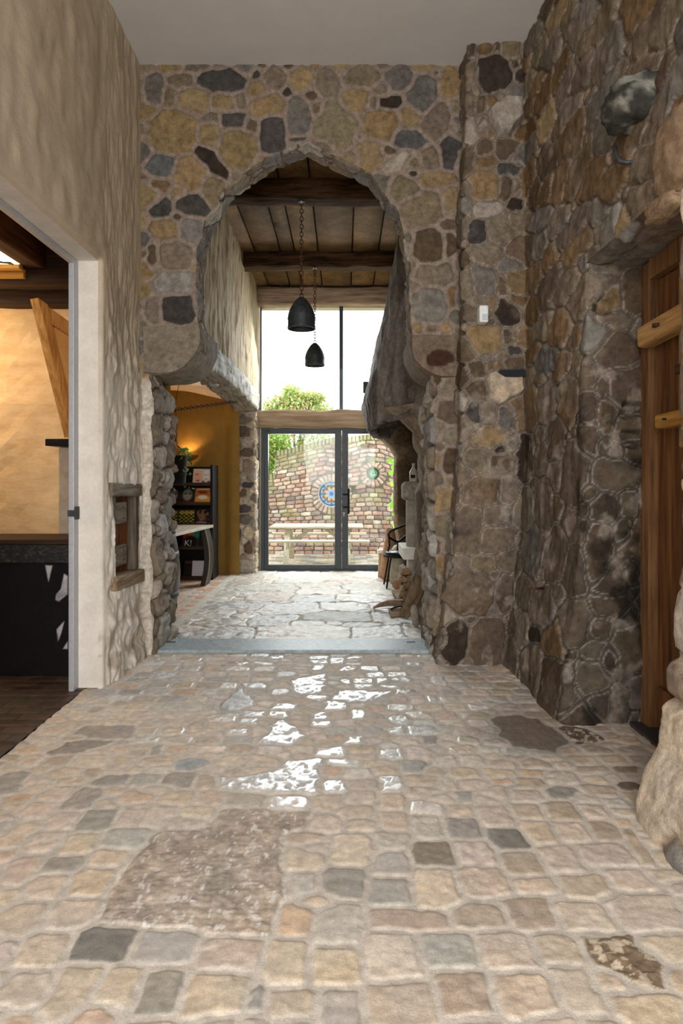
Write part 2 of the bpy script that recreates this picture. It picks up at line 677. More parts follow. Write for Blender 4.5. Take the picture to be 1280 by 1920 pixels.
ARCH = []
_q = np.array(ARCH0)
_rg = np.random.RandomState(4)
for i in range(len(_q) - 1):
    d_ = _q[i + 1] - _q[i]
    L_ = float(np.hypot(*d_))
    k_ = max(1, int(L_ / 0.02))
    for j in range(k_):
        p_ = _q[i] + d_ * j / k_
        f_ = 1.0 if p_[1] > 0.02 else 0.0
        n_ = np.array([d_[1], -d_[0]]) / (L_ + 1e-9)
        s_ = (p_[0] * 1.0 + p_[1] * 1.3) * 6
        a_ = 0.016 * float(vn(s_, 3.3)) + 0.03 * (float(vn(math.floor(s_ * 0.9) * 7.7 + 0.5, 8.1)) * 0.5) + 0.006 * float(vn(s_ * 4, 1.2))
        ARCH.append(tuple(p_ + n_ * a_ * f_))
ARCH.append(tuple(_q[-1]))
us, vs = spacing(-1.62, 1.02, 0.0078), spacing(0.0, 4.66, 0.0078)
w = Mas(us, vs, 0.02, 8.0, 3)
c1 = [  # centre x, y, width, height, turn (deg), colour; measured on a view of the wall at 2x, origin (260,100)
    (58, 132, 75, 150, 0, 'G'), (158, 95, 100, 65, 0, 'O'), (312, 100, 190, 92, 0, 'D'), (437, 78, 45, 40, 0, 'D'), (515, 90, 80, 90, 0, 'T'), (612, 95, 88, 105, 0, 'Y'),
    (705, 108, 85, 112, 0, 'T'), (838, 92, 130, 85, 5, 'O'), (980, 95, 125, 92, 0, 'G'), (1057, 150, 115, 145, -12, 'G'), (1178, 110, 100, 125, 0, 'Y'), (1112, 70, 35, 30, 0, 'A'),
    (205, 175, 120, 100, 0, 'Y'), (118, 165, 45, 80, 0, 'O'), (320, 188, 88, 62, 0, 'Y'), (380, 175, 36, 60, 0, 'T'), (447, 138, 76, 62, 0, 'Y'), (485, 195, 132, 88, 0, 'Y'),
    (558, 140, 46, 42, 0, 'N'), (600, 240, 90, 165, 0, 'E'), (668, 205, 40, 62, 0, 'O'), (810, 180, 98, 122, -25, 'Y'), (878, 185, 30, 50, 0, 'T'), (943, 182, 90, 50, 0, 'N'),
    (1200, 205, 60, 60, 0, 'O'), (120, 292, 195, 165, 0, 'Y'), (350, 248, 96, 62, 0, 'D'), (420, 272, 46, 46, 0, 'B'), (272, 245, 60, 40, 0, 'T'), (262, 305, 75, 88, 0, 'Y'),
    (505, 305, 96, 150, 5, 'D'), (375, 365, 140, 155, 0, 'Y'), (740, 272, 160, 180, -20, 'O'), (600, 318, 82, 45, 0, 'D'), (905, 275, 125, 125, 0, 'Y'), (1015, 240, 66, 82, 0, 'Y'),
    (1115, 255, 105, 140, -20, 'T'), (1198, 265, 46, 66, 0, 'G'), (78, 420, 112, 90, 0, 'U'), (280, 415, 185, 58, -42, 'N'), (190, 452, 118, 115, -20, 'Y'), (865, 385, 115, 130, 0, 'Y'),
    (832, 322, 28, 28, 0, 'B'), (1010, 325, 130, 80, 0, 'U'), (1172, 370, 96, 130, 0, 'D'), (1090, 395, 85, 75, 0, 'T'), (960, 410, 140, 58, 35, 'L'), (1028, 448, 38, 38, 0, 'N'),
    (1130, 475, 160, 60, 0, 'Y'), (985, 510, 130, 90, 15, 'O'), (1180, 545, 85, 110, 0, 'Y'), (1060, 585, 160, 125, 15, 'O'), (75, 500, 102, 55, 0, 'A'), (75, 580, 102, 80, 0, 'D'),
    (205, 575, 135, 78, -20, 'D'), (295, 520, 100, 112, 20, 'O'), (145, 612, 36, 30, 0, 'B'), (85, 660, 118, 82, 0, 'Y'), (210, 662, 100, 100, 10, 'E'), (48, 755, 46, 125, 0, 'B'),
    (140, 760, 132, 102, 0, 'T'), (125, 860, 172, 80, 0, 'K'), (152, 965, 140, 120, 0, 'D'), (50, 965, 62, 122, 0, 'T'), (1080, 725, 125, 135, 0, 'B'), (1175, 645, 76, 46, 0, 'B'),
    (1175, 720, 66, 100, 0, 'B'), (1110, 830, 165, 90, 0, 'T'), (1085, 948, 135, 138, 0, 'E'), (1172, 908, 30, 100, 0, 'A'), (1185, 990, 42, 75, 0, 'G'), (1195, 600, 50, 40, 0, 'Y')]
for x, y, ww, hh, a, k in c1:
    X, Z = fa(260 + x / 2, 100 + y / 2)
    w.add(X, Z, ww / 2 / sA, hh / 2 / sA, math.radians(a), 2.8, pal(k, w.rng, 8), w.rng.uniform(0.75, 0.95), w.rng.uniform(0.7, 1.15))
w.fill([(0.3, 0.2, 0.2), (0.2, 0.15, 0.2), (0.12, 0.09, 0.2), (0.07, 0.055, 0.2)], lambda u, v, r: pick('YOGEBYOT', r), 300)
H, stone, col, ro, rel, ii = w.solve(0.03, 0.018, 0.022, 0.08)
U, V = w.U, w.V
pl_ = sstep(-1.47, -1.53, U + 0.02 * fbm(U * 20, V * 20, 3, 3)) * sstep(2.22, 2.12, V)
sd, bx, bz = poly_dist(U, V, ARCH)
edge = sstep(0.0, 0.045, sd)
H = (0.014 * H + 0.006 * fbm(U * 25, V * 25, 2, 4) + 0.012 * fbm(U * 6, V * 6, 5, 3)) * edge
inside = sd < 0
keep = ~(inside[:-1, :-1] & inside[1:, :-1] & inside[1:, 1:] & inside[:-1, 1:])
Xs, Zs = np.where(inside, bx, U), np.where(inside, bz, V)
Zs = np.where(Zs < 0.004, -0.05, Zs)
P = np.stack([Xs, YA - np.where(inside, 0, H), Zs], -1)
C = finish_cols(stone, col, lin((172, 154, 141)), U, V, 0.16, 14, 1) * 0.76
pw_c = np.array(lin((222, 212, 198))) * (1 + 0.12 * fbm(U * 9, V * 9, 4, 4)[..., None])
C = C * (1 - 0.88 * pl_[..., None]) + pw_c * 0.88 * pl_[..., None]
arch = GM().grid(P, C, np.where(stone > 0.5, ro, 0.92), keep)
Pb = P.copy()
Pb[..., 1] = YA + 0.235
arch.grid(Pb, C, 0.92, keep, flip=True)

# soffit and jambs of the opening: the outline swept back through the wall
pts = np.array(ARCH)
seg = np.hypot(*np.diff(pts, axis=0).T)
cum = np.concatenate([[0], np.cumsum(seg)])
us = spacing(0, cum[-1], 0.009)
vs = spacing(0, YB - YA, 0.010)
w = Mas(us, vs, 0.02, 8.0, 9)
upper = (w.U > 2.5) & (w.U < cum[-1] - 2.5)
w.fill([(0.24, 0.5, 0.2), (0.16, 0.3, 0.2)], lambda u, v, r: pick('TTLGOEG', r), 300, 0.1, 4.0, region=upper)
w.fill([(0.26, 0.24, 0.25), (0.2, 0.18, 0.25), (0.12, 0.1, 0.2), (0.07, 0.06, 0.2)], lambda u, v, r: pick('TTLGKOE' if 2.4 < u < cum[-1] - 2.4 else 'TTLLKLTE', r), 300, 0.15, 4.0)
H, stone, col, ro, rel, ii = w.solve(0.02, 0.02, 0.035, 0.2)
low_ = 1 - sstep(2.1, 2.3, w.U) * sstep(2.1, 2.3, cum[-1] - w.U)
big = 0.022 + 0.045 * low_
depth = 0.24 + (YB - YA - 0.24) * low_
e = sstep(0, 0.05, w.V) * 0.999
px_, pz_ = np.interp(w.U, cum, pts[:, 0]), np.interp(w.U, cum, pts[:, 1])
tx, tz = np.gradient(px_, us, axis=0), np.gradient(pz_, us, axis=0)
for _ in range(14):
    tx[1:-1] = (tx[:-2] + tx[1:-1] + tx[2:]) / 3
    tz[1:-1] = (tz[:-2] + tz[1:-1] + tz[2:]) / 3
ln = np.hypot(tx, tz) + 1e-9
H = (big * (H - 0.25) + (0.008 + 0.012 * low_) * fbm(w.U * 14, w.V * 14, 3, 5)) * e
P = np.stack([px_ + tz / ln * H, YA + w.V / (YB - YA) * depth, pz_ - tx / ln * H], -1)
C = finish_cols(stone, col, lin((150, 134, 118)), w.U, w.V, 0.16, 14, 5) * 0.85
arch.grid(P, C, np.where(stone > 0.5, ro, 0.92), flip=True)
o = arch.build('wall_arch', M['rubble'])
props(o, kind='structure')


# round-nosed corbel stones carrying the feet of the arch
def corbel(name, label, x0, x1, zt, zb, sign, col, seed, stain=False):
    """x0 is the side against the pier, x1 the rounded free side"""
    nu, nv = 70, 60
    u = np.linspace(0, 1, nu)
    v = np.linspace(0, 1, nv)
    Uo, Vo = np.meshgrid(u, v, indexing='ij')
    prof = []
    R = 0.8 * min(abs(x1 - x0), zt - zb)
    for t in np.linspace(0, 1, 12):
        prof.append((x0 + (x1 - x0 - sign * 0.0) * t, zt))
    for t in np.linspace(0, 1, 8)[1:]:
        prof.append((x1, zt - (zt - zb - R) * t))
    for t in np.linspace(0, math.pi / 2, 24)[1:]:
        prof.append((x1 - sign * R * (1 - math.cos(t)), zb + R - R * math.sin(t)))
    for t in np.linspace(0, 1, 8)[1:]:
        prof.append((x1 - sign * R + (x0 - x1 + sign * R) * t, zb))
    prof.append((x0, zt))
    prof = np.array(prof)
    d = np.concatenate([[0], np.cumsum(np.hypot(*np.diff(prof, axis=0).T))])
    d /= d[-1]
    cx, cz = (x0 + x1) / 2, (zt + zb) / 2
    g = GM()
    yf, yb = YA - 0.035, YB + 0.03

    def rough_up(P):
        n = 0.012 * np.stack([fbm(P[..., 0] * 9 + seed + k, P[..., 1] * 9, P[..., 2] * 9, 5) for k in (0, 20, 40)], -1)
        return P + n
    X, Z = np.interp(Uo, d, prof[:, 0]), np.interp(Uo, d, prof[:, 1])
    rim = (np.cos(np.clip(Vo / 0.08, 0, 1) * math.pi) + 1) / 2
    sh = 1 - 0.05 * rim
    side = np.stack([cx + (X - cx) * sh, yf + (yb - yf) * Vo, cz + (Z - cz) * sh], -1)
    base = np.array(lin(col))

    def shade(P):
        n = fbm(P[..., 0] * 14, P[..., 1] * 14, P[..., 2] * 14 + seed, 4)[..., None]
        c = base * (1 + 0.3 * n)
        if stain:
            q = np.hypot((P[..., 0] - (cx + 0.02)) / 0.13, (P[..., 2] - (cz - 0.02)) / 0.075) + 0.5 * fbm(P[..., 0] * 18, P[..., 1] * 18, P[..., 2] * 18, 3)
            c = c + (np.array(lin((70, 48, 36))) - c) * (1 - sstep(0.7, 1.0, q))[..., None]
        return c
    side = rough_up(side)
    g.grid(side, shade(side), 0.9)
    fr = np.stack([cx + (X - cx) * 0.95 * Vo, np.full_like(X, yf) - 0.012 * (1 - Vo ** 6), cz + (Z - cz) * 0.95 * Vo], -1)
    fr = rough_up(fr)
    g.grid(fr, shade(fr), 0.9)
    o = g.build(name, M['rubble'])
    return props(o, label, 'corbel', 'corbels of the stone arch')


corbel('stone_corbel', 'grey round-nosed corbel stone under the arch foot beside the plaster wall', -1.585, gx(379, YA), gz(612, YA), gz(702, YA), 1, (138, 126, 111), 1)
corbel('stone_corbel', 'round-nosed corbel stone with a dark rusty hollow, under the arch foot beside the pilaster', 0.93, gx(769, YA), gz(628, YA), gz(708, YA), -1, (126, 110, 94), 5, True)

# ---------------------------------------------------------------- stone side: passage jamb, pilaster, long wall, door reveal
XB = [(0, 0.71), (0.4, 0.75), (0.68, 0.80), (1.0, 0.835), (1.46, 0.875), (2.1, 0.90), (2.5, 0.905), (3.5, 0.90), (4.0, 0.925), (4.66, 0.945)]
XC = [(0, 1.21), (0.5, 1.27), (1.0, 1.33), (1.6, 1.37), (4.66, 1.36)]
XD = [(0, 1.235), (0.4, 1.29), (1.0, 1.345), (1.6, 1.37), (2.6, 1.385), (4.66, 1.40)]
XA = [(0, 0.75), (1.0, 0.84), (2.0, 0.93), (4.66, 0.95)]
ZL = 2.63
YF, YN, YE = 4.80, 3.65, 0.9
L1, L2, L3 = 1.2, 0.5, YF - YN
uB, uC, uD = L1, L1 + L2, L1 + L2 + L3
us = np.concatenate([spacing(0, uB, 0.012)[:-1], spacing(uB, uD + 0.46, 0.0085)[:-1], spacing(uD + 0.46, uD + YN - YE, 0.011)])
vs = np.sort(np.concatenate([spacing(0, 4.66, 0.0088), [ZL]]))
w = Mas(us, vs, 0.022, 7.0, 21)
sP = 250.0
c6 = [(190, 270, 110, 70, 0, 'A'), (262, 255, 30, 60, 0, 'B'), (350, 260, 150, 110, 0, 'O'), (245, 405, 205, 195, 0, 'N'), (400, 420, 75, 95, 0, 'N'), (375, 500, 120, 85, 20, 'E'), (165, 580, 70, 112, 0, 'B'),
      (250, 570, 80, 80, 0, 'A'), (325, 650, 215, 185, 10, 'L'), (165, 690, 80, 115, 0, 'T'), (190, 800, 112, 90, 0, 'B'), (330, 815, 180, 118, 0, 'B'), (190, 880, 130, 62, 0, 'A'), (335, 930, 150, 60, -5, 'D'),
      (400, 880, 80, 58, 0, 'A'), (190, 1010, 165, 160, 0, 'Y'), (310, 1030, 52, 140, 0, 'B'), (385, 1020, 66, 82, 0, 'A'), (370, 1120, 96, 82, 0, 'N'), (200, 1133, 192, 72, 0, 'L'), (155, 1265, 122, 130, 0, 'D'),
      (300, 1245, 170, 145, 25, 'T'), (210, 1385, 192, 108, 0, 'T'), (180, 1540, 172, 165, 0, 'E'), (300, 1560, 62, 100, 0, 'B'), (320, 1705, 142, 118, -10, 'N'), (165, 1650, 80, 60, 0, 'T'), (190, 1855, 212, 160, 0, 'Y'),
      (350, 1815, 120, 40, 0, 'B'), (350, 1855, 120, 36, 0, 'B'), (365, 1905, 96, 60, 0, 'D')]
c7 = [(280, 135, 100, 80, 0, 'B'), (430, 212, 195, 150, 0, 'S'), (280, 235, 112, 86, 0, 'B'), (270, 345, 72, 112, 5, 'D'), (445, 360, 112, 118, 15, 'G'), (350, 330, 68, 80, 0, 'T'), (322, 452, 188, 86, 0, 'Y'), (470, 500, 80, 72, 0, 'B'),
      (270, 560, 132, 122, 0, 'T'), (430, 585, 152, 105, 0, 'B'), (300, 705, 190, 138, 0, 'B'), (205, 708, 28, 130, 0, 'Y'), (440, 700, 88, 122, 0, 'T'), (240, 895, 128, 225, 3, 'D'), (380, 825, 122, 80, 0, 'G'),
      (390, 945, 190, 130, 0, 'T'), (205, 1040, 72, 70, 0, 'L'), (330, 1050, 122, 80, 0, 'Y'), (250, 1190, 222, 212, 0, 'B'), (440, 1190, 112, 180, 0, 'B'), (185, 1420, 118, 212, 0, 'N'), (340, 1415, 170, 212, 0, 'B'), (400, 125, 60, 40, 0, 'A')]
for lst, k, ox, oy in ((c6, 0.34375, 840, 0), (c7, 0.396, 780, 640)):
    for x, y, ww, hh, a, key in lst:
        px, py = ox + x * k, oy + y * k
        Z = gz(py, YF)
        u = uB + (gx(px, YF) - interp(Z, XB)) / (interp(Z, XC) - interp(Z, XB)) * L2
        rel = {(325, 650): 1.6, (250, 1190): 0.8, (430, 212): 0.5}.get((x, y), 0.0)
        w.add(u, Z, ww * k / sP, hh * k / sP, math.radians(a), 3.4, pal(key, w.rng, 7), w.rng.uniform(0.75, 0.95), w.rng.uniform(0.7, 1.1), rel)
# reveal face of the door niche
sR = 329.0
for x, y, ww, hh, key in [(845, 370, 130, 190, 'A'), (880, 60, 230, 185, 'B'), (820, 220, 100, 112, 'N'), (1010, 315, 130, 75, 'N'), (900, 635, 230, 145, 'T'), (850, 790, 132, 130, 'N'), (960, 770, 92, 150, 'T'),
                          (820, 1000, 130, 290, 'A'), (950, 900, 90, 120, 'N'), (990, 1080, 90, 140, 'N'), (900, 1240, 200, 120, 'B'), (740, 1660, 130, 270, 'D'), (900, 1720, 130, 140, 'D'), (1010, 1710, 120, 180, 'E'),
                          (850, 1480, 120, 110, 'T'), (940, 1520, 110, 130, 'N'), (1000, 520, 130, 130, 'B'), (830, 480, 100, 70, 'T'), (1010, 1320, 100, 130, 'N'), (860, 1360, 120, 100, 'B')]:
    px, py = 780 + x * 0.396, 640 + y * 0.396
    w.add(uD + (gx(px, YN) - 1.30), gz(py, YN), ww * 0.396 / sR, hh * 0.396 / sR, w.rng.uniform(-0.1, 0.1), 2.8, pal(key, w.rng, 6), 0.9, w.rng.uniform(0.4, 0.9))
for x, y, ww, hh, key in [(1010, 1600, 200, 280, 'B'), (880, 1740, 250, 100, 'T'), (770, 1650, 60, 150, 'N')]:
    px, py = 840 + x * 0.34375, y * 0.34375
    w.add(uD + (gx(px, YN) - 1.36), gz(py, YN), ww * 0.34375 / sR, hh * 0.34375 / sR, 0.05, 2.8, pal(key, w.rng, 6), 0.9, 0.7)


def right_col(u, v, r):
    if u < uB:
        return pick('TTBGLE', r)
    if v > 2.0:
        return pick('YAATTBBGOAE', r)
    return pick('BBTNTAE', r)


hiR = w.V > 1.9
w.fill([(0.4, 0.36, 0.25), (0.3, 0.26, 0.25)], right_col, 400, 0.3, 2.8, region=(w.V < 1.9) & (w.U > uC))
w.fill([(0.3, 0.3, 0.3), (0.2, 0.2, 0.3)], right_col, 400, 0.3, 2.8, region=(w.V < ZL) & (w.U > uD), tight=0.5)
w.fill([(0.46, 0.20, 0.25), (0.36, 0.17, 0.25)], right_col, 400, 0.25, 3.0, region=(w.V >= 1.9) & (w.U > uC))
w.fill([(0.34, 0.22, 0.25), (0.26, 0.17, 0.25), (0.19, 0.12, 0.25)], right_col, 700, 0.35, 2.8)
w.fill([(0.12, 0.09, 0.25), (0.075, 0.06, 0.2)], right_col, 300, 0.35, 2.8, tight=1.15)
H, stone, col, ro, rel, ii = w.solve(0.018, 0.02, 0.022, 0.14)
U, V = w.U, w.V
z = V
ax, bx_, cx_, dx_ = interp(z, XA), interp(z, XB), interp(z, XC), interp(z, XD)
px_, py_ = np.empty_like(U), np.empty_like(U)
t = U / L1
m = U <= uB
px_[m], py_[m] = (ax + (bx_ - ax) * t)[m], (6.0 + (YF - 6.0) * t)[m]
t = (U - uB) / L2
m = (U > uB) & (U <= uC)
px_[m], py_[m] = (bx_ + (cx_ - bx_) * t)[m], YF
t = (U - uC) / L3
m = (U > uC) & (U <= uD)
px_[m], py_[m] = (cx_ + (dx_ - cx_) * t)[m], (YF + (YN - YF) * t)[m]
m = (U > uD) & (z > ZL - 1e-6)
px_[m], py_[m] = dx_[m], (YN - (U - uD))[m]
m = (U > uD) & (z <= ZL - 1e-6)
px_[m], py_[m] = (dx_ + (U - uD))[m], YN
for _ in range(5):
    for A in (px_, py_):
        A[1:-1] = (A[:-2] + A[1:-1] + A[2:]) / 3
tx, ty = np.gradient(px_, axis=0), np.gradient(py_, axis=0)
for _ in range(4):
    for A in (tx, ty):
        A[1:-1] = (A[:-2] + A[1:-1] + A[2:]) / 3
ln = np.hypot(tx, ty) + 1e-9
nx, ny = ty / ln, -tx / ln            # towards the room
smear = sstep(0.0, 0.35, fbm(U * 3 + 5, V * 3, 8, 4) + np.where(V < 1.9, 0.2, -0.12) + np.where(U > uD, 0.12, 0) - np.where((U > uB) & (U < uC), 0.25, 0))
amp = np.where(U < uB, 0.038, np.where(U < uC, 0.018, 0.028))
H = amp * (H - 0.3) * (1 - 0.5 * smear) + 0.06 * rel * stone + 0.010 * fbm(U * 18, V * 18, 4, 5) + 0.03 * fbm(U * 4, V * 3, 6, 4)
# deep slot beside the pale stone, long vertical cracks in the corner, pockets in the reveal
def hole(u0, z0, a, b, d):
    global H
    q_ = (np.abs((w.Uw - u0) / a) ** 4 + np.abs((w.Vw - z0) / b) ** 4) ** 0.25 + 0.3 * fbm(w.U * 15, w.V * 15, 6, 4)
    H = H - d * (1 - sstep(0.6, 1.15, q_))
uS = uB + (gx(960, YF) - interp(2.18, XB)) / (interp(2.18, XC) - interp(2.18, XB)) * L2
hole(uS, gz(700, YF), 0.10, 0.026, 0.14)
hole(uD + gx(1185, YN) - 1.37, gz(768, YN), 0.07, 0.05, 0.10)
hole(uD + gx(1184, YN) - 1.37, gz(822, YN), 0.05, 0.05, 0.08)
hole(uD + gx(1130, YN) - 1.37, gz(575, YN), 0.04, 0.05, 0.06)
hole(uC + 0.62, gz(690, 4.2), 0.03, 0.10, 0.08)
crack = np.abs(U - (uC + 0.50 + 0.05 * fbm(V * 3, V * 0 + 2, 1, 4)))
H -= 0.05 * (1 - sstep(0.0, 0.05, crack)) * (1 - sstep(2.2, 2.7, V)) * sstep(0.7, 1.1, V)
fl = sstep(0.0, 0.05, V)
lip = np.where(U > uD + 0.03, sstep(0.0, 0.05, np.abs(V - ZL)), 1)
H = H * np.where(V > ZL - 1e-6, lip, 1)
P = np.stack([px_ + nx * H, py_ + ny * H, np.where(V < 0.004, -0.05, V)], -1)
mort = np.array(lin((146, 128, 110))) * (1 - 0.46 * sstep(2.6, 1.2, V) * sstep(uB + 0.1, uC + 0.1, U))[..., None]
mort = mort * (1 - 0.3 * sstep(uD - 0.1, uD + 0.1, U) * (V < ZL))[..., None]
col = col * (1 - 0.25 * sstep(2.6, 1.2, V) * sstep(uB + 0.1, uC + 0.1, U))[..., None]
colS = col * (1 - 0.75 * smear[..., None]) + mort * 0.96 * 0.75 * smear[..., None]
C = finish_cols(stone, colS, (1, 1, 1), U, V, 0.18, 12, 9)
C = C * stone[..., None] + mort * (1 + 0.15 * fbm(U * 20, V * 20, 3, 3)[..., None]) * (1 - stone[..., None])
# lime bloom and black damp patches, shapes of their own
bloom = sstep(0.22, 0.4, fbm(U * 7 + 3, V * 7, 13, 5)) * (1 - sstep(1.9, 2.3, V)) * 0.35
C = C + (np.array(lin((206, 192, 178))) - C) * bloom[..., None]
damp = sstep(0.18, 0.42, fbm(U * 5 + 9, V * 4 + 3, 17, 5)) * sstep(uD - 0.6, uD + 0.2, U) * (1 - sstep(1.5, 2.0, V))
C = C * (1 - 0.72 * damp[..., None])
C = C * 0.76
low = V <= ZL + 1e-6
keepU = (U[:-1, :-1] < uD + 0.44) | (V[:-1, :-1] > ZL - 1e-6)
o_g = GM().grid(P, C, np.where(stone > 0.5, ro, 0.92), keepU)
# soffit of the niche
us, vs = spacing(YE, YN + 0.05, 0.012), spacing(0, 0.42, 0.012)
w = Mas(us, vs, 0.02, 8, 31)
w.fill([(0.4, 0.3, 0.2), (0.25, 0.2, 0.2), (0.12, 0.1, 0.2)], lambda u, v, r: pick('BTTGE', r), 100)
H, stone, col, ro, rel, ii = w.solve(0.012, 0.02, 0.05, 0.2)
e = sstep(0, 0.05, w.V)
H = (0.03 * H + 0.03 * fbm(w.U * 7, w.V * 7, 4, 5)) * e
dX = interp(ZL, XD)
P = np.stack([dX + w.V, w.U, ZL - H], -1)
C = finish_cols(stone, col, lin((140, 124, 108)), w.U, w.V, 0.16, 12, 3)
o_g.grid(P, C, 0.9, flip=True)
# pier at the near side of the door niche
XN = [(0, 1.20), (0.09, 1.225), (0.2, 1.255), (0.3, 1.31), (0.44, 1.325), (0.49, 1.36), (0.52, 1.345), (0.63, 1.352), (0.68, 1.39), (0.7, 1.375), (0.95, 1.38), (1.0, 1.40), (2.7, 1.40)]
us, vs = spacing(0, 2.1, 0.01), spacing(0, ZL, 0.01)
w = Mas(us, vs, 0.02, 7, 41)
for u, v, a, b, k in [(0.62, 0.26, 0.9, 0.46, 'P'), (0.45, 0.57, 0.4, 0.13, 'T'), (0.5, 0.8, 0.5, 0.28, 'L'), (0.75, 0.05, 0.16, 0.14, 'E')]:
    w.add(u, v, a, b, 0, 3.5, pal(k, w.rng, 4), 0.9, 1.0)
w.fill([(0.5, 0.3, 0.2), (0.25, 0.2, 0.2), (0.12, 0.1, 0.2)], lambda u, v, r: pick('STTPLB', r), 100)
H, stone, col, ro, rel, ii = w.solve(0.015, 0.02, 0.05, 0.1)
U, V = w.U, w.V
xn = interp(V, XN)
px_ = np.where(U < 0.4, 1.80 + (xn - 1.80) * U / 0.4, xn - 0.03 * (U - 0.4))
py_ = np.where(U < 0.4, 2.68, 2.68 - (U - 0.4))
for _ in range(14):
    for A in (px_, py_):
        A[1:-1] = (A[:-2] + A[1:-1] + A[2:]) / 3
tx, ty = np.gradient(px_, axis=0), np.gradient(py_, axis=0)
ln = np.hypot(tx, ty) + 1e-9
H = 0.02 * (H - 0.5) + 0.012 * fbm(U * 12, V * 12, 7, 5)
P = np.stack([px_ + ty / ln * H, py_ - tx / ln * H, np.where(V < 0.004, -0.05, V)], -1)
C = finish_cols(stone, col, lin((190, 172, 152)), U, V, 0.16, 12, 6)
o_g.grid(P, C, 0.9)
# the rest of the wall towards the viewpoint
gq = np.array([[[1.41, 1.0, 0], [1.41, 1.0, 4.66]], [[1.41, -3.0, 0], [1.41, -3.0, 4.66]]], float)
o_g.grid(gq, lin((150, 134, 116)), 0.9)
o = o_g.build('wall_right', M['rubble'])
props(o, kind='structure')

# ---------------------------------------------------------------- plastered side wall with the wide opening
XL, YJ, ZT = -1.606, 4.255, 2.84
ys = np.sort(np.unique(np.concatenate([spacing(1.6, YJ, 0.03), spacing(YJ, 5.07, 0.0085)])))
zs = np.sort(np.unique(np.concatenate([spacing(0, ZT, 0.0085), spacing(ZT, 4.66, 0.012)])))
Yg, Zg = np.meshgrid(ys, zs, indexing='ij')


def plaster_h(Y, Z):
    rag = 1.0 - 0.74 * sstep(1.6, 3.2, Z)
    n = fbm(Y * 13, Z * 5.0, 3, 4) + 0.6 * (0.5 - np.abs(fbm(Y * 20 + 4, Z * 7, 9, 3)))
    base = (1 - sstep(0.35, 0.75, Z + 0.2 * fbm(Y * 4, Z * 4, 2, 3)))
    return 0.036 * rag * n + 0.018 * fbm(Y * 3, Z * 2, 5, 3) + base * 0.05 * np.maximum(0, fbm(Y * 6, Z * 6, 21, 3) + 0.25), base


hp, base = plaster_h(Yg, Zg)
dE = np.minimum(np.where(Zg < ZT, np.abs(Yg - YJ), 9), np.where(Yg < YJ, np.abs(Zg - ZT), np.hypot(Yg - YJ, np.maximum(0, Zg - ZT))))
r0 = 0.03
rd = np.where(dE < r0, -(r0 - np.sqrt(np.clip(r0 ** 2 - (r0 - dE) ** 2, 0, None))), 0)
hp = hp * sstep(0.0, 0.14, dE)
# pocket for the small hatch
hatch = (Yg > 4.43) & (Yg < 4.985) & (Zg > 0.66) & (Zg < 1.335)
keep = ~((Yg[:-1, :-1] < YJ - 1e-6) & (Zg[:-1, :-1] < ZT - 1e-6))
hc = hatch[:-1, :-1] & hatch[1:, 1:]
keep &= ~hc
dirt = sstep(0.15, 0.5, fbm(Yg * 7, Zg * 7, 31, 4) + 0.25) * (1 - sstep(0.25, 0.62, Zg))
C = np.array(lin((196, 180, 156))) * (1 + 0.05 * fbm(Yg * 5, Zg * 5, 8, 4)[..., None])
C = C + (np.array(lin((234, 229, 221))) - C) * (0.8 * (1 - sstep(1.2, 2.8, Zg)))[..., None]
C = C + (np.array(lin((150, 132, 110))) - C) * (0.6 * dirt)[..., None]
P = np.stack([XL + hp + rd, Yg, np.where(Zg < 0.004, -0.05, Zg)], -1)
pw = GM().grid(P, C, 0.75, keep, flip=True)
cR = lin((228, 221, 212))
# reveals of the opening, then plain wall nearer than the frame
xs = spacing(-1.80, XL - r0 + 0.001, 0.02)
A, B = np.meshgrid(xs, spacing(0, ZT, 0.02), indexing='ij')
pw.grid(np.stack([A, YJ + 0.003 * fbm(A * 6, B * 4, 2), B], -1), cR, 0.75)
A, B = np.meshgrid(xs, spacing(1.6, YJ, 0.03), indexing='ij')
pw.grid(np.stack([A, B, np.full_like(A, ZT)], -1), cR, 0.75, flip=True)
for (y0, y1, z0, z1) in ((-3.0, 1.6, 0, 4.66),):
    pw.grid(np.array([[[XL, y0, z0], [XL, y0, z1]], [[XL, y1, z0], [XL, y1, z1]]], float), cR, 0.75, flip=True)
# back of the wall in the side room
for (y0, y1, z0, z1) in ((-0.5, 1.6, 0, 4.66), (1.6, YJ, ZT, 4.66), (YJ, 5.6, 0, 4.66)):
    pw.grid(np.array([[[-1.80, y0, z0], [-1.80, y0, z1]], [[-1.80, y1, z0], [-1.80, y1, z1]]], float), lin((214, 184, 146)), 0.8)
o = pw.build('wall_left', M['plaster'])
props(o, kind='structure')

o = MB().box(1.86, 2.0, -3.2, 9.8, -0.1, 4.7).build('wall_right_outer', mat_noise('rough_outer_render', (120, 108, 96), (140, 126, 112), 0.9, 6, 0.2))
props(o, kind='structure')
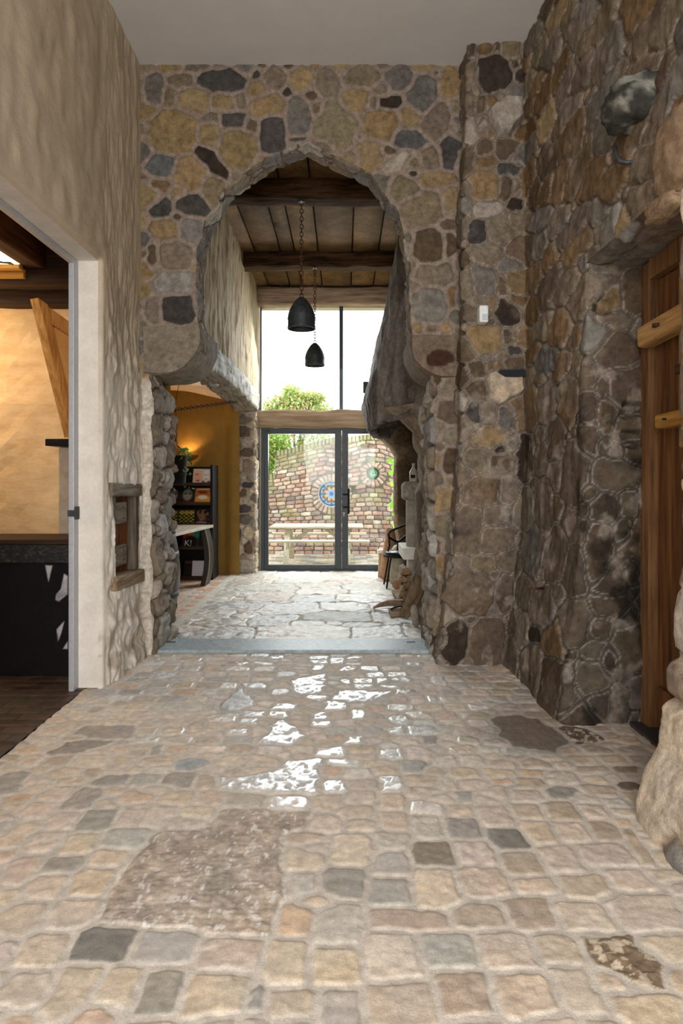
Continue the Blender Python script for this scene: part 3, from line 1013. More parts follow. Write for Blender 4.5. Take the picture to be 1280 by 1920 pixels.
# ceiling and the unseen wall behind the viewpoint, with a window added for light
o = MB().box(-1.9, 1.95, -3.2, 5.2, 4.65, 4.8).build('ceiling', M['ceiling'])
props(o, kind='structure')
mb = MB()
mb.box(-1.9, -1.4, -3.25, -3.0, 0, 4.66).box(1.2, 1.6, -3.25, -3.0, 0, 4.66).box(-1.4, 1.2, -3.25, -3.0, 3.4, 4.66)
o = mb.build('wall_back', M['ceiling'])
props(o, kind='structure')
w1 = MB()
for a, b, c, d in ((-1.4, 1.2, 0, 0.08), (-1.4, 1.2, 3.32, 3.4), (-1.4, -1.33, 0.08, 3.32), (1.13, 1.2, 0.08, 3.32), (-0.14, -0.06, 0.08, 3.32)):
    w1.box(a, b, -3.16, -3.08, c, d)
o = w1.build('window_added', M['frame'])
props(o, kind='structure')
o = MB().box(-1.33, 1.13, -3.125, -3.115, 0.08, 3.32).build('pane', M['glass'], o)

# ---------------------------------------------------------------- cobbled floor of the hall
def gy(py):
    return 1680.0 / (py - 895.0)


def fg(px, py):
    Y = gy(py)
    return gx(px, Y), Y


ys = [1.5]
while ys[-1] < 5.14:
    ys.append(ys[-1] + min(0.0115, max(0.0045, ys[-1] ** 2 / 1680 * 1.9)))
ys[-1] = 5.14
us, vs = spacing(-1.72, 1.78, 0.0062), np.array(ys)
w = Mas(us, vs, 0.008, 22.0, 51)
big = [([(410, 1518), (585, 1520), (560, 1545), (525, 1570), (522, 1680), (500, 1742), (400, 1738), (190, 1722), (215, 1665), (290, 1563), (400, 1550)], (178, 163, 149), 0.7, 0.8, 2.0),
       ([(412, 1468), (400, 1452), (470, 1452), (520, 1440), (545, 1422), (600, 1420), (598, 1485), (500, 1482), (415, 1477)], (204, 202, 200), 0.16, 1.0, 0.3),
       ([(488, 1390), (515, 1347), (540, 1352), (580, 1378), (545, 1393)], (206, 204, 202), 0.16, 1.0, 0.0),
       ([(538, 1275), (612, 1259), (608, 1296), (560, 1300)], (206, 204, 202), 0.16, 1.0, 0.0),
       ([(620, 1308), (632, 1293), (738, 1294), (700, 1311), (660, 1315)], (206, 204, 202), 0.16, 1.0, 0.0),
       ([(404, 1325), (452, 1286), (468, 1300), (475, 1322), (432, 1332)], (164, 162, 160), 0.35, 1.0, 0.4),
       ([(1083, 1750), (1180, 1753), (1178, 1770), (1235, 1785), (1245, 1812), (1242, 1843), (1190, 1848), (1150, 1820), (1100, 1792)], (128, 108, 86), 0.8, 0.5, 3.0),
       ([(920, 1345), (960, 1338), (1010, 1345), (1062, 1388), (1040, 1408), (950, 1396)], (140, 122, 106), 0.8, 0.3, 0.5),
       ([(1050, 1362), (1100, 1364), (1135, 1378), (1130, 1392), (1085, 1392)], (104, 86, 70), 0.8, 0.6, 3.0),
       ([(90, 1410), (125, 1388), (225, 1384), (180, 1402), (100, 1414)], (152, 140, 128), 0.6, 0.8, 0.2),
       ([(135, 1376), (160, 1360), (262, 1356), (245, 1380), (215, 1386)], (160, 150, 140), 0.55, 0.8, 0.2)]
WALLPAL = dict(PAL)
PAL.update({'G': (166, 159, 151), 'E': (160, 153, 145), 'D': (136, 130, 124), 'B': (150, 134, 118), 'T': (190, 173, 156), 'K': (182, 177, 170), 'U': (158, 162, 164), 'N': (116, 100, 86), 'P': (210, 194, 180), 'S': (210, 193, 172), 'R': (208, 182, 158), 'L': (206, 198, 186), 'W': (218, 216, 212)})
for pts, c, ro, hi, rel in big:
    w.poly([fg(*q) for q in pts], lin(c), ro, hi, rel)
cob = """189,1767,112,65,D;312,1770,105,60,K;434,1785,115,55,P;537,1800,72,85,S;631,1808,88,75,S;77,1777,100,65,S;10,1780,50,50,P;47,1855,110,75,P;125,1862,90,115,S;220,1850,70,75,S;301,1859,75,82,E;405,1862,118,82,S;477,1870,32,55,G;545,1877,85,60,S;638,1885,75,80,K
40,1720,85,65,S;132,1710,90,55,P;37,1630,70,60,P;82,1660,85,45,P;165,1650,75,50,S;117,1620,80,32,G;85,1575,80,40,P;145,1578,75,38,S;30,1565,65,50,S;235,1568,90,38,K;180,1535,75,45,E;120,1537,60,35,P;70,1515,65,30,P;200,1605,65,32,S;242,1530,45,35,P;290,1528,55,40,P;570,1568,75,18,T;572,1608,75,38,S;568,1655,45,45,W;555,1720,60,55,R;638,1728,82,75,W;645,1650,80,60,G
665,1520,65,30,P;675,1540,55,28,P;740,1537,45,35,P;800,1510,65,25,W;802,1548,52,42,W;868,1550,65,42,G;860,1515,50,25,P;732,1572,70,30,W;730,1617,75,42,K;812,1598,80,48,B;930,1525,65,42,P;985,1517,65,30,T;1052,1518,65,35,T;1118,1518,60,30,P;950,1568,78,40,D;1008,1555,60,42,S;1075,1557,65,38,P;1135,1555,65,38,T;892,1595,75,45,P;980,1615,80,45,T;1050,1608,75,50,P;1135,1600,100,45,P;1195,1585,30,80,T;662,1590,85,60,S;732,1668,82,52,K;815,1662,78,78,S;908,1648,92,55,P;1005,1655,80,30,P;1100,1658,95,45,S;1180,1648,85,45,P;762,1720,148,38,T;900,1715,100,42,T;992,1707,90,60,T;1095,1715,100,55,P;1210,1703,130,75,P;735,1787,100,85,P;842,1778,105,62,K;950,1778,100,70,P;1050,1775,90,52,S;872,1860,100,85,T;987,1862,120,82,S;1085,1855,90,90,P;752,1878,130,82,P;1215,1890,140,75,S
644,1428,60,15,W;625,1472,56,24,W;540,1502,72,26,W;667,1385,40,17,W;737,1410,46,22,W;734,1466,46,30,W;743,1367,33,16,W;751,1347,42,18,W;604,1355,42,11,W;602,1340,28,14,W;627,1321,44,16,W;594,1306,44,9,W;671,1337,26,17,W;532,1323,50,12,W;521,1337,44,13,W;477,1336,42,12,W;444,1368,50,14,W;464,1350,44,13,W;420,1344,56,16,W;681,1274,40,10,W;716,1274,22,10,W;681,1285,40,7,W;702,1263,38,10,W;748,1262,42,9,W;646,1276,22,9,W;731,1285,38,6,W;810,1308,27,16,W;823,1274,29,19,L;597,1250,22,11,W;632,1237,30,13,W;597,1231,38,7,W;665,1231,32,7,W;597,1239,36,7,W;519,1231,34,7,W
458,1497,72,22,K;361,1429,59,24,U;333,1460,66,26,G;388,1462,38,26,T;792,1367,57,17,W;807,1386,33,20,G;792,1460,63,20,S;792,1481,60,18,P;772,1434,52,24,E;786,1410,56,22,P;737,1500,42,30,P;615,1500,50,28,P;615,1540,60,30,P;619,1407,50,21,W;212,1460,66,25,E;271,1459,60,26,K;289,1405,26,23,E;154,1495,65,43,G;108,1485,62,30,P;179,1329,33,13,G;308,1264,36,13,W;230,1306,46,12,W;285,1241,43,8,W;16,1465,60,50,G
990,1465,62,22,T;1050,1455,60,20,P;1110,1440,70,16,T;1175,1440,55,18,B;985,1490,60,24,P;1055,1485,60,22,E;1125,1480,60,22,T;1180,1470,40,20,N;930,1480,50,26,P;940,1430,60,16,P;1000,1430,60,18,T"""
for tok in cob.replace('\n', ';').split(';'):
    a = tok.split(',')
    cx, cy, ww, hh = [float(q) for q in a[:4]]
    Yc = gy(cy)
    d = gy(cy - hh / 2) - gy(cy + hh / 2)
    gl = a[4] == 'W' and cy < 1520  # polished setts: also painted paler, window reflection put into the colour
    w.add(gx(cx, Yc), Yc, ww * Yc / 1200 * 0.98, d * 0.96, w.rng.uniform(-0.06, 0.06), 5.0, pal('L' if a[4] == 'W' and not gl else a[4], w.rng, 6),
          w.rng.uniform(0.13, 0.2) if gl else w.rng.uniform(0.42, 0.75), w.rng.uniform(0.8, 1.1), -0.35 if gl else w.rng.uniform(0.1, 0.8))


def cob_col(u, v, r):
    return pick('PPSSPPKTRSL', r, 8)


# courses of setts between the measured ones
v = 1.5
while v < 5.2:
    h = w.rng.uniform(0.105, 0.15)
    u = -1.75 + w.rng.uniform(0, 0.15)
    while u < 1.8:
        ww = w.rng.uniform(0.13, 0.2)
        i, j = min(len(w.us) - 1, np.searchsorted(w.us, u + ww / 2)), min(len(w.vs) - 1, np.searchsorted(w.vs, v + h / 2))
        if w.best[i, j] > 0.62 * min(ww, h) / 2:
            far = v > 3.2
            k = w.rng.rand()
            w.add(u + ww / 2, v + h / 2, ww - 0.03, h - 0.03, w.rng.uniform(-0.08, 0.08), 4.5, pick('WKLSP', w.rng, 8) if (far and k < 0.25 and abs(u) < 1.2) else cob_col(u, v, w.rng),
                  w.rng.uniform(0.18, 0.32) if (far and k < 0.22) else w.rng.uniform(0.45, 0.8), w.rng.uniform(0.7, 1.1), w.rng.uniform(0.1, 0.9))
        u += ww
    v += h
w.fill([(0.11, 0.08, 0.2), (0.07, 0.05, 0.2)], cob_col, 250, 0.3, 3.5, (0.45, 0.8), (0.5, 0.9), None, 0.8, 0.5)
H, stone, col, ro, rel, ii = w.solve(0.024, 0.010, 0.014, 0.02)
U, V = w.U, w.V
H = 0.006 * H + stone * (0.0022 + 0.0035 * rel) * (fbm(U * 30, V * 30, 2, 4) + ((rel > 1.5) & (rel < 2.5)) * (0.9 * np.abs(fbm(U * 42, V * 42, 5, 3)) - 0.7 * fbm(U * 30, V * 30, 2, 4) + 0.8 * fbm(U * 11, V * 11, 9, 3))) + 0.004 * fbm(U * 3, V * 3, 5, 3)
mort = np.array(lin((207, 198, 188)))
C = finish_cols(stone, col, mort, U, V, 0.11, 20, 2)
rg_ = ((rel > 1.5) & (rel < 2.5))
C = np.where(rg_[..., None], C * (1 + 0.5 * fbm(U * 40, V * 40, 12, 4)[..., None] + 0.25 * fbm(U * 9, V * 9, 15, 3)[..., None]), C)
flk = rg_ & (fbm(U * 60, V * 30, 33, 3) > 0.38)
C = np.where(flk[..., None], np.array(lin((214, 208, 202))), C)
shiny = ro < 0.21
ro = np.where(shiny, ro + 0.5 * sstep(0.12, 0.3, fbm(U * 38, V * 38, 44, 4)), ro)
H = H - 0.002 * shiny * sstep(0.12, 0.3, fbm(U * 38, V * 38, 44, 4))
P = None
pit = (rel > 2.5) & (fbm(U * 45, V * 45, 3, 3) > 0.18)
C = np.where((pit & (stone > 0.5))[..., None], np.array(lin((206, 190, 168))), C)
# damp brown stain by the doorway
st = np.hypot((U - 1.05) / 0.35, (V - 3.55) / 0.4) + 0.5 * fbm(U * 6, V * 6, 2, 4)
C = C * (1 - 0.38 * (1 - sstep(0.6, 1.15, st)))[..., None]
P = np.stack([U, V, H - 0.009], -1)
fl = GM().grid(P, C, np.where(stone > 0.5, ro, 0.85))
for (x0, x1, y0, y1) in ((-1.72, 1.78, -3.2, 1.5),):
    fl.grid(np.array([[[x0, y0, 0], [x0, y1, 0]], [[x1, y0, 0], [x1, y1, 0]]], float), lin((196, 178, 156)), 0.7)
o = fl.build('floor', M['cobble'], base=False)
props(o, kind='structure')

# ---------------------------------------------------------------- slate threshold and flagstones of the passage
mb = MB().box(-1.50, 0.70, 5.12, 5.49, -0.06, 0.018)
o = mb.build('trim_1', M['slate'], bevel=0.006)
props(o, kind='structure')
ins = MB()
for px, py in ((321, 1208), (770, 1208)):
    X, Y = fg(px, py)
    ins.box(X - 0.035, X + 0.035, Y - 0.02, Y + 0.02, 0.0182, 0.0195)
ins.build('bolt_recess', M['darkslate'], o)

us, vs = spacing(-1.56, 1.3, 0.009), spacing(5.48, 9.75, 0.0115)
w = Mas(us, vs, 0.03, 5.0, 61)
for q in [[(330, 1185), (430, 1170), (480, 1178), (470, 1200), (330, 1200)], [(480, 1176), (600, 1170), (655, 1176), (655, 1200), (475, 1200)], [(662, 1176), (745, 1172), (770, 1200), (662, 1200)],
          [(440, 1165), (500, 1150), (560, 1152), (540, 1172), (470, 1174)]]:
    w.poly([(fg(*p)[0], fg(*p)[1] + 0.0) for p in q], pick('WLK', w.rng, 8), 0.3, 1.0, 1.0)
w.fill([(0.75, 0.5, 0.25), (0.5, 0.36, 0.25), (0.3, 0.22, 0.25), (0.16, 0.12, 0.2)], lambda u, v, r: pick('LLWPKL', r, 8), 200, 0.12, 4.0, (0.24, 0.42), (0.7, 1.2), None, 0.85, 0.6)
H, stone, col, ro, rel, ii = w.solve(0.012, 0.02, 0.02, 0.03)
U, V = w.U, w.V
H = 0.010 * H + stone * (0.017 * fbm(U * 9, V * 13, 2, 5) + 0.006 * rel * fbm(U * 26, V * 30, 6, 3)) - 0.012
C = finish_cols(stone, col, lin((196, 186, 170)), U, V, 0.12, 14, 3)
g = GM().grid(np.stack([U, V, H], -1), C, np.where(stone > 0.5, ro, 0.85))
o = g.build('floor_passage', M['flag'], base=False)
props(o, kind='structure')


def tile_floor(name, x0, x1, y0, y1, tw, th, keys, mortar, step, rough, seed, z0=0.0, mat='cobble', brick=True):
    us, vs = spacing(x0, x1, step), spacing(y0, y1, step)
    w = Mas(us, vs, 0.004, 14, seed)
    v, r = y0, 0
    while v < y1 + th:
        u = x0 - (tw * 0.5 if (r % 2 and brick) else 0)
        while u < x1 + tw:
            w.add(u + tw / 2, v + th / 2, tw - 0.014, th - 0.014, 0, 7, pick(keys, w.rng, 10), w.rng.uniform(*rough), w.rng.uniform(0.8, 1.1), 0, 0.03)
            u += tw
        v += th
        r += 1
    H, stone, col, ro, rel, ii = w.solve(0.012, 0.003, 0.01, 0.03)
    H = 0.006 * H + 0.002 * fbm(w.U * 20, w.V * 20, 3, 3) - 0.006 + z0
    C = finish_cols(stone, col, lin(mortar), w.U, w.V, 0.15, 16, seed)
    o = GM().grid(np.stack([w.U, w.V, H], -1), C, np.where(stone > 0.5, ro, 0.9)).build(name, M[mat], base=False)
    return props(o, kind='structure')


PAL['Q'] = (206, 158, 132)
PAL['Z'] = (112, 70, 44)
PAL['X'] = (96, 78, 50)
PAL['z'] = (70, 40, 24)
PAL['x'] = (62, 46, 28)
tile_floor('floor_alcove', -3.6, -1.62, 5.5, 9.6, 0.22, 0.11, 'QQQPSR', (190, 176, 158), 0.014, (0.4, 0.6), 71)
tile_floor('floor_side_room', -4.8, -1.72, 1.0, 5.6, 0.2, 0.1, 'zxzx', (46, 33, 22), 0.014, (0.4, 0.6), 73)
o = MB().box(-6, 3, -3.3, 9.75, -0.12, -0.045).build('floor_base', M['darkslate'])
props(o, kind='structure')
o = MB().box(-1.63, -1.55, 5.62, 9.3, -0.05, 0.004).build('trim_2', mat_noise('pale_edge_stone', (190, 180, 164), (212, 204, 190), 0.6, 14, 0.3))
props(o, kind='structure')
# slate step at the plank door
o = MB().box(1.62, 1.80, 2.7, 3.64, -0.05, 0.012).build('trim_3', M['darkslate'], bevel=0.004)
props(o, kind='structure')

PAL.update(WALLPAL)
PAL.update({'P': (206, 190, 172), 'S': (206, 188, 162)})
# ---------------------------------------------------------------- passage shell
# plaster above the alcove beam
ys, zs = spacing(5.22, 9.55, 0.014), spacing(2.55, 4.3, 0.012)
A, B = np.meshgrid(ys, zs, indexing='ij')
h = 0.022 * fbm(A * 10, B * 3.2, 7, 5) + 0.02 * fbm(A * 4, B * 2, 9, 3)
C = np.array(lin((166, 146, 112))) * (1 + 0.2 * fbm(A * 9, B * 2.6, 17, 4)[..., None])
g = GM().grid(np.stack([-1.28 + h, A, B], -1), C, 0.85, flip=True)
o = g.build('wall_passage_left', M['plaster'])
props(o, kind='structure')
# stone pier between alcove and glazed doors: faces towards the hall and towards the passage
us, vs = spacing(0, 0.85, 0.011), spacing(0, 2.45, 0.011)
w = Mas(us, vs, 0.015, 10, 81)
for x, y, ww, hh, k in [(640, 460, 110, 75, 'B'), (575, 440, 45, 60, 'G'), (580, 515, 60, 70, 'T'), (660, 530, 80, 55, 'L'), (655, 595, 100, 60, 'B'), (570, 600, 40, 70, 'D'), (585, 690, 90, 90, 'S'), (665, 700, 80, 110, 'T'),
                        (570, 790, 85, 80, 'D'), (665, 815, 80, 45, 'D'), (560, 855, 50, 35, 'P'), (640, 865, 60, 60, 'B'), (570, 905, 60, 55, 'S'), (680, 865, 50, 55, 'S'), (630, 970, 130, 60, 'D'), (565, 1030, 65, 110, 'L'), (655, 1045, 100, 70, 'G'),
                        (580, 1145, 85, 110, 'D'), (670, 1130, 75, 90, 'S'), (590, 1245, 85, 100, 'P'), (672, 1235, 70, 100, 'B'), (545, 1350, 80, 100, 'S'), (650, 1350, 130, 100, 'L'), (640, 380, 120, 60, 'T')]:
    px, py = 280 + x * 0.2814, 680 + y * 0.2814
    w.add(gx(px, 9.3) + 1.70, gz(py, 9.3), ww * 0.2814 * 9.3 / 1200 * 0.95, hh * 0.2814 * 9.3 / 1200 * 0.92, 0, 3, pal(k, w.rng, 6), 0.85, 1.0)
w.fill([(0.2, 0.16, 0.2), (0.1, 0.08, 0.2)], lambda u, v, r: pick('SSPLT', r), 120)
H, stone, col, ro, rel, ii = w.solve(0.015, 0.015, 0.03, 0.1)
U, V = w.U, w.V
px_ = np.where(U < 0.43, -1.72 + U, -1.29)
py_ = np.where(U < 0.43, 9.3, 9.3 + U - 0.43)
for _ in range(3):
    for Q in (px_, py_):
        Q[1:-1] = (Q[:-2] + Q[1:-1] + Q[2:]) / 3
tx, ty = np.gradient(px_, axis=0), np.gradient(py_, axis=0)
ln = np.hypot(tx, ty)
H = 0.03 * (H - 0.3) + 0.008 * fbm(U * 14, V * 14, 2, 4)
C = finish_cols(stone, col, lin((186, 172, 152)), U, V, 0.14, 14, 4)
g = GM().grid(np.stack([px_ + ty / ln * H, py_ - tx / ln * H, V], -1), C, 0.88)
o = g.build('wall_pier', M['rubble'])
props(o, kind='structure')
# long curved timber over the alcove
mb = MB()
n = 26
rows = []
for i in range(n):
    Y = 5.66 + (9.34 - 5.66) * i / (n - 1)
    t = (Y - 5.66) / (9.34 - 5.66)
    zb = 2.40 + 0.05 * math.sin(t * math.pi) - 0.06 * t
    zt = 2.66 + 0.05 * math.sin(t * math.pi) - 0.03 * t
    rows.append([(-1.56, Y, zb), (-1.245, Y, zb + 0.01), (-1.235, Y, zb + 0.09), (-1.235, Y, zt - 0.06), (-1.26, Y, zt), (-1.56, Y, zt)])
vv = [p for r in rows for p in r]
ff = []
for i in range(n - 1):
    for k in range(6):
        ff.append((i * 6 + k, i * 6 + (k + 1) % 6, (i + 1) * 6 + (k + 1) % 6, (i + 1) * 6 + k))
ff += [tuple(range(6)), tuple(reversed(range((n - 1) * 6, n * 6)))]
mb.add(vv, ff)
o = mb.build('timber_lintel', M['timber_y'], subdiv=3, rough=0.035, rough_scale=7, smooth=True)
props(o, 'long grey weathered timber lintel over the alcove opening', 'beam')

# plank ceiling of the passage and its cross beams
rng = np.random.RandomState(4)
g = GM()
xe = [-1.75, -1.45, -1.12, -0.80, -0.62, -0.325, 0.10, 0.43, 0.75, 1.1, 1.5]
for a, b in zip(xe[:-1], xe[1:]):
    ys, xs = spacing(5.2, 9.7, 0.03), np.array([a + 0.006, a + 0.012, (a + b) / 2, b - 0.012, b - 0.006])
    A, B = np.meshgrid(xs, ys, indexing='ij')
    dz = np.array([0.03, 0, 0, 0, 0.03])[:, None] + rng.uniform(-0.008, 0.008)
    c = np.array(lin((104, 80, 50))) * rng.uniform(0.75, 1.2)
    ks = rng.rand(2) * 40
    C = c * (1 + 0.4 * fbm(A * 6 + ks[0], B * 2 + ks[1], 3, 5)[..., None])
    knot = np.hypot((A - (a + b) / 2 + 0.06) / 0.05, (B - 6.9 - rng.uniform(-0.3, 0.3)) / 0.08)
    C = np.where((knot < 1)[..., None], C * 0.25, C)
    g.grid(np.stack([A, B, 4.23 + dz + 0.004 * fbm(A * 8, B * 2, 2)], -1), C, 0.85)
g.grid(np.array([[[-1.9, 5.15, 4.3], [-1.9, 9.8, 4.3]], [[1.6, 5.15, 4.3], [1.6, 9.8, 4.3]]], float), lin((40, 28, 18)), 0.9)
o = g.build('ceiling_passage', M['plank'])
props(o, kind='structure')
for nm, lab, y0, y1, zb in (('ceiling_beam', 'dark hewn beam under the plank ceiling, the one nearest the stone arch', 6.04, 6.27, 4.055), ('ceiling_beam', 'dark hewn beam across the plank ceiling midway between arch and window', 8.0, 8.22, 4.05)):
    mb = MB().box(-1.32, 1.35, y0, y1, zb, 4.235)
    o = mb.build(nm, M['timber'], subdiv=5, rough=0.03, rough_scale=5, smooth=True)
    props(o, lab, 'beam', 'cross beams of the passage ceiling')
o = MB().box(-1.30, 1.3, 9.42, 9.66, 3.955, 4.20).build('ceiling_beam', mat_wood('greyed_head_beam', (112, 92, 76), (176, 152, 128), 'x', 3), subdiv=4, rough=0.025, rough_scale=4, smooth=True)
props(o, 'grey-brown head beam along the top edge of the tall window', 'beam', 'cross beams of the passage ceiling')
o = MB().box(-1.36, 1.2, 9.40, 9.66, 2.135, 2.39).build('transom_beam', mat_wood('tan_transom', (140, 116, 90), (192, 168, 138), 'x', 2.2), subdiv=4, rough=0.03, rough_scale=3, smooth=True)
props(o, 'pale brown oak beam between the glass doors and the upper window', 'beam')

# passage wall behind the fireplace, end walls beside the glazing
g = GM()
g.grid(np.array([[[1.3, 5.5, 0], [1.3, 5.5, 4.3]], [[1.3, 9.8, 0], [1.3, 9.8, 4.3]]], float), lin((92, 78, 66)), 0.9)
o = g.build('wall_passage_right', M['rubble'])
props(o, kind='structure')
mb = MB().box(-3.8, -1.255, 9.62, 9.8, 0, 4.4).box(1.16, 1.6, 9.62, 9.8, 0, 4.4).box(-1.3, 1.2, 9.62, 9.8, 3.95, 4.4)
o = mb.build('wall_end', mat_noise('end_wall_render', (176, 164, 146), (192, 180, 162), 0.85, 6, 0.2))
props(o, kind='structure')

# glass doors
YD = 9.6
dr = MB()
fx0, fx1, zt = -1.245, 1.17, 2.136
dr.box(fx0, fx0 + 0.05, YD - 0.03, YD + 0.05, 0, zt).box(fx1 - 0.05, fx1, YD - 0.03, YD + 0.05, 0, zt).box(fx0 + 0.05, fx1 - 0.05, YD - 0.03, YD + 0.05, zt - 0.035, zt).box(fx0 + 0.05, fx1 - 0.05, YD - 0.03, YD + 0.05, 0, 0.022)
door = dr.build('door_1', M['frame'])
props(door, kind='structure')


def leaf(x0, x1, g0, g1):
    m = MB()
    y0, y1 = YD - 0.025, YD + 0.035
    m.box(x0, g0, y0, y1, 0.024, zt - 0.037).box(g1, x1, y0, y1, 0.024, zt - 0.037).box(g0, g1, y0, y1, 0.024, 0.088).box(g0, g1, y0, y1, 2.05, zt - 0.037)
    o = m.build('door_leaf', M['frame'], door, bevel=0.003)
    MB().box(g0, g1, YD, YD + 0.012, 0.088, 2.05).build('pane', M['glass'], o)
    return o


leaf(fx0 + 0.052, -0.038, -1.136, -0.14)
lf = leaf(-0.034, fx1 - 0.052, 0.06, 1.05)
hd = MB().box(0.052, 0.082, YD - 0.085, YD - 0.065, 0.855, 1.235)
for z in (1.145, 0.955):
    hd.box(-0.02, 0.07, YD - 0.068, YD - 0.02, z - 0.012, z + 0.012)
hd.build('handle', M['black'], lf, bevel=0.003)
MB().lathe((-0.004, YD - 0.028, 0.865), [(0.0, -0.012), (0.017, -0.012), (0.02, 0.0), (0.02, 0.004)], 16, 'y').lathe((-0.004, YD - 0.028, 0.83), [(0.0, -0.012), (0.014, -0.012), (0.016, 0.004)], 14, 'y').build('lock', M['alu'], lf, smooth=True)
# tall window above
m = MB()
m.box(-1.255, -1.235, YD - 0.03, YD + 0.03, 2.38, 3.97).box(1.1, 1.16, YD - 0.03, YD + 0.03, 2.38, 3.97).box(-0.072, -0.016, YD - 0.03, YD + 0.03, 2.38, 3.97).box(-1.235, 1.1, YD - 0.03, YD + 0.03, 2.36, 2.385)
win = m.build('window_1', M['frame'])
props(win, kind='structure')
MB().box(-1.235, -0.072, YD, YD + 0.012, 2.385, 3.96).build('pane', M['glass'], win)
MB().box(-0.016, 1.1, YD, YD + 0.012, 2.385, 3.96).build('pane', M['glass'], win)

# alcove: ochre wall, shallow vaulted ceiling
xs, zs = spacing(-3.6, -1.5, 0.04), spacing(0, 2.8, 0.04)
A, B = np.meshgrid(xs, zs, indexing='ij')
yb = 9.28 + 0.05 * np.clip(-1.9 - A, 0, 9) - 0.10 * sstep(-1.75, -1.6, A)
g = GM().grid(np.stack([A, yb + 0.012 * fbm(A * 5, B * 5, 3, 3), B], -1), lin((146, 112, 50)), 0.85)
g.grid(np.array([[[-3.6, 5.62, 0], [-3.6, 5.62, 2.9]], [[-3.6, 9.6, 0], [-3.6, 9.6, 2.9]]], float), lin((146, 112, 50)), 0.85, flip=True)
g.grid(np.array([[[-3.6, 5.64, 0], [-3.6, 5.64, 2.9]], [[-1.53, 5.64, 0], [-1.53, 5.64, 2.9]]], float), lin((146, 112, 50)), 0.85, flip=True)
o = g.build('wall_alcove', M['plaster'])
props(o, kind='structure')
xs, ys = spacing(-3.6, -1.5, 0.05), spacing(5.62, 9.7, 0.08)
A, B = np.meshgrid(xs, ys, indexing='ij')
Z = 2.665 - 0.12 * sstep(-2.5, -1.5, A) - 0.05 * sstep(8.6, 9.5, B) * sstep(-2.4, -1.5, A)
o = GM().grid(np.stack([A, B, Z], -1), lin((236, 210, 182)), 0.85, flip=True).build('ceiling_alcove', M['plaster'])
props(o, kind='structure')

# ---------------------------------------------------------------- plank door in the niche of the stone wall
XDR = 1.74
d2 = MB().box(XDR - 0.05, XDR + 0.06, 3.555, 3.66, 0.0, 2.60).box(XDR - 0.05, XDR + 0.06, 2.62, 2.72, 0.0, 2.60).box(XDR - 0.05, XDR + 0.06, 2.72, 3.555, 2.50, 2.62).build('door_2', mat_wood('door_frame_wood', (84, 56, 32), (142, 104, 68), 'z', 3), bevel=0.006)
props(d2, kind='structure')
y = 3.55
rr = random.Random(3)
while y > 2.75:
    wd = rr.uniform(0.13, 0.19)
    MB().box(XDR - 0.005 + rr.uniform(-0.006, 0.006), XDR + 0.04, max(2.73, y - wd), y - 0.006, 0.02, 2.49).build('board', M['doorwood'], d2, bevel=0.004)
    y -= wd
b = MB().bar((XDR - 0.075, 3.545, 2.17), (XDR - 0.075, 2.76, 2.20), 0.10, 0.115).build('rail', M['railwood'], d2, bevel=0.02)
MB().lathe((XDR - 0.13, 3.30, 2.18), [(0, -0.004), (0.022, -0.004), (0.022, 0.012), (0, 0.012)], 14, 'z').build('peg', M['rust'], b)
b = MB().bar((XDR - 0.07, 3.36, 1.69), (XDR - 0.07, 2.76, 1.70), 0.09, 0.075).build('rail', mat_wood('yellow_rail', (132, 94, 40), (190, 146, 76), 'y', 4), d2, bevel=0.012)
MB().lathe((XDR - 0.119, 3.24, 1.695), [(0.0, -0.004), (0.014, -0.004), (0.012, 0.004), (0, 0.004)], 12, 'z').build('peg', M['black'], b)
MB().box(XDR - 0.05, XDR - 0.006, 2.95, 3.24, 1.55, 2.42).build('post', mat_wood('pale_post', (138, 112, 82), (186, 158, 124), 'z', 3), d2, bevel=0.01)
MB().box(XDR - 0.075, XDR - 0.05, 2.8, 3.23, 1.92, 1.965).build('iron_band', M['rust'], d2, bevel=0.004)
MB().box(XDR - 0.04, XDR - 0.006, 2.76, 3.5, 0.14, 0.26).build('rail', M['doorwood'], d2, bevel=0.01)

# ---------------------------------------------------------------- things on the stone walls
def blob(name, c, r, mat, label=None, cat=None, seed=0, amp=0.18, k=2.4, rot=(0, 0, 0), parent=None, p=2.6, group=None, n=40):
    th = np.linspace(0, 2 * math.pi, n)
    ph = np.linspace(0.02, math.pi - 0.02, n // 2)
    A, B = np.meshgrid(th, ph, indexing='ij')
    d = np.stack([np.cos(A) * np.sin(B), np.sin(A) * np.sin(B), np.cos(B)], -1)
    s = (np.abs(d) ** p).sum(-1) ** (-1 / p)
    f = 1 + amp * fbm(d[..., 0] * k + seed, d[..., 1] * k, d[..., 2] * k, 5)
    q = d * (s * f)[..., None] * np.array(r)
    from mathutils import Euler
    R = np.array(Euler(rot).to_matrix())
    q = q @ R.T
    nz = fbm(d[..., 0] * 5 + seed, d[..., 1] * 5, d[..., 2] * 5, 4)[..., None]
    col = np.array(lin(mat[1])) * (1 + 0.5 * nz) if isinstance(mat, tuple) else np.array([0.3, 0.3, 0.3])
    if isinstance(mat, tuple) and len(mat) > 2:
        m = sstep(-0.05, 0.3, fbm(d[..., 0] * 3 + seed + 9, d[..., 1] * 3, d[..., 2] * 3, 5))[..., None]
        col = col * (1 - m) + np.array(lin(mat[2])) * m
    o = GM().grid(q + np.array(c), col, 0.85).build(name, mat[0] if isinstance(mat, tuple) else mat, parent)
    if label:
        props(o, label, cat, group)
    return o


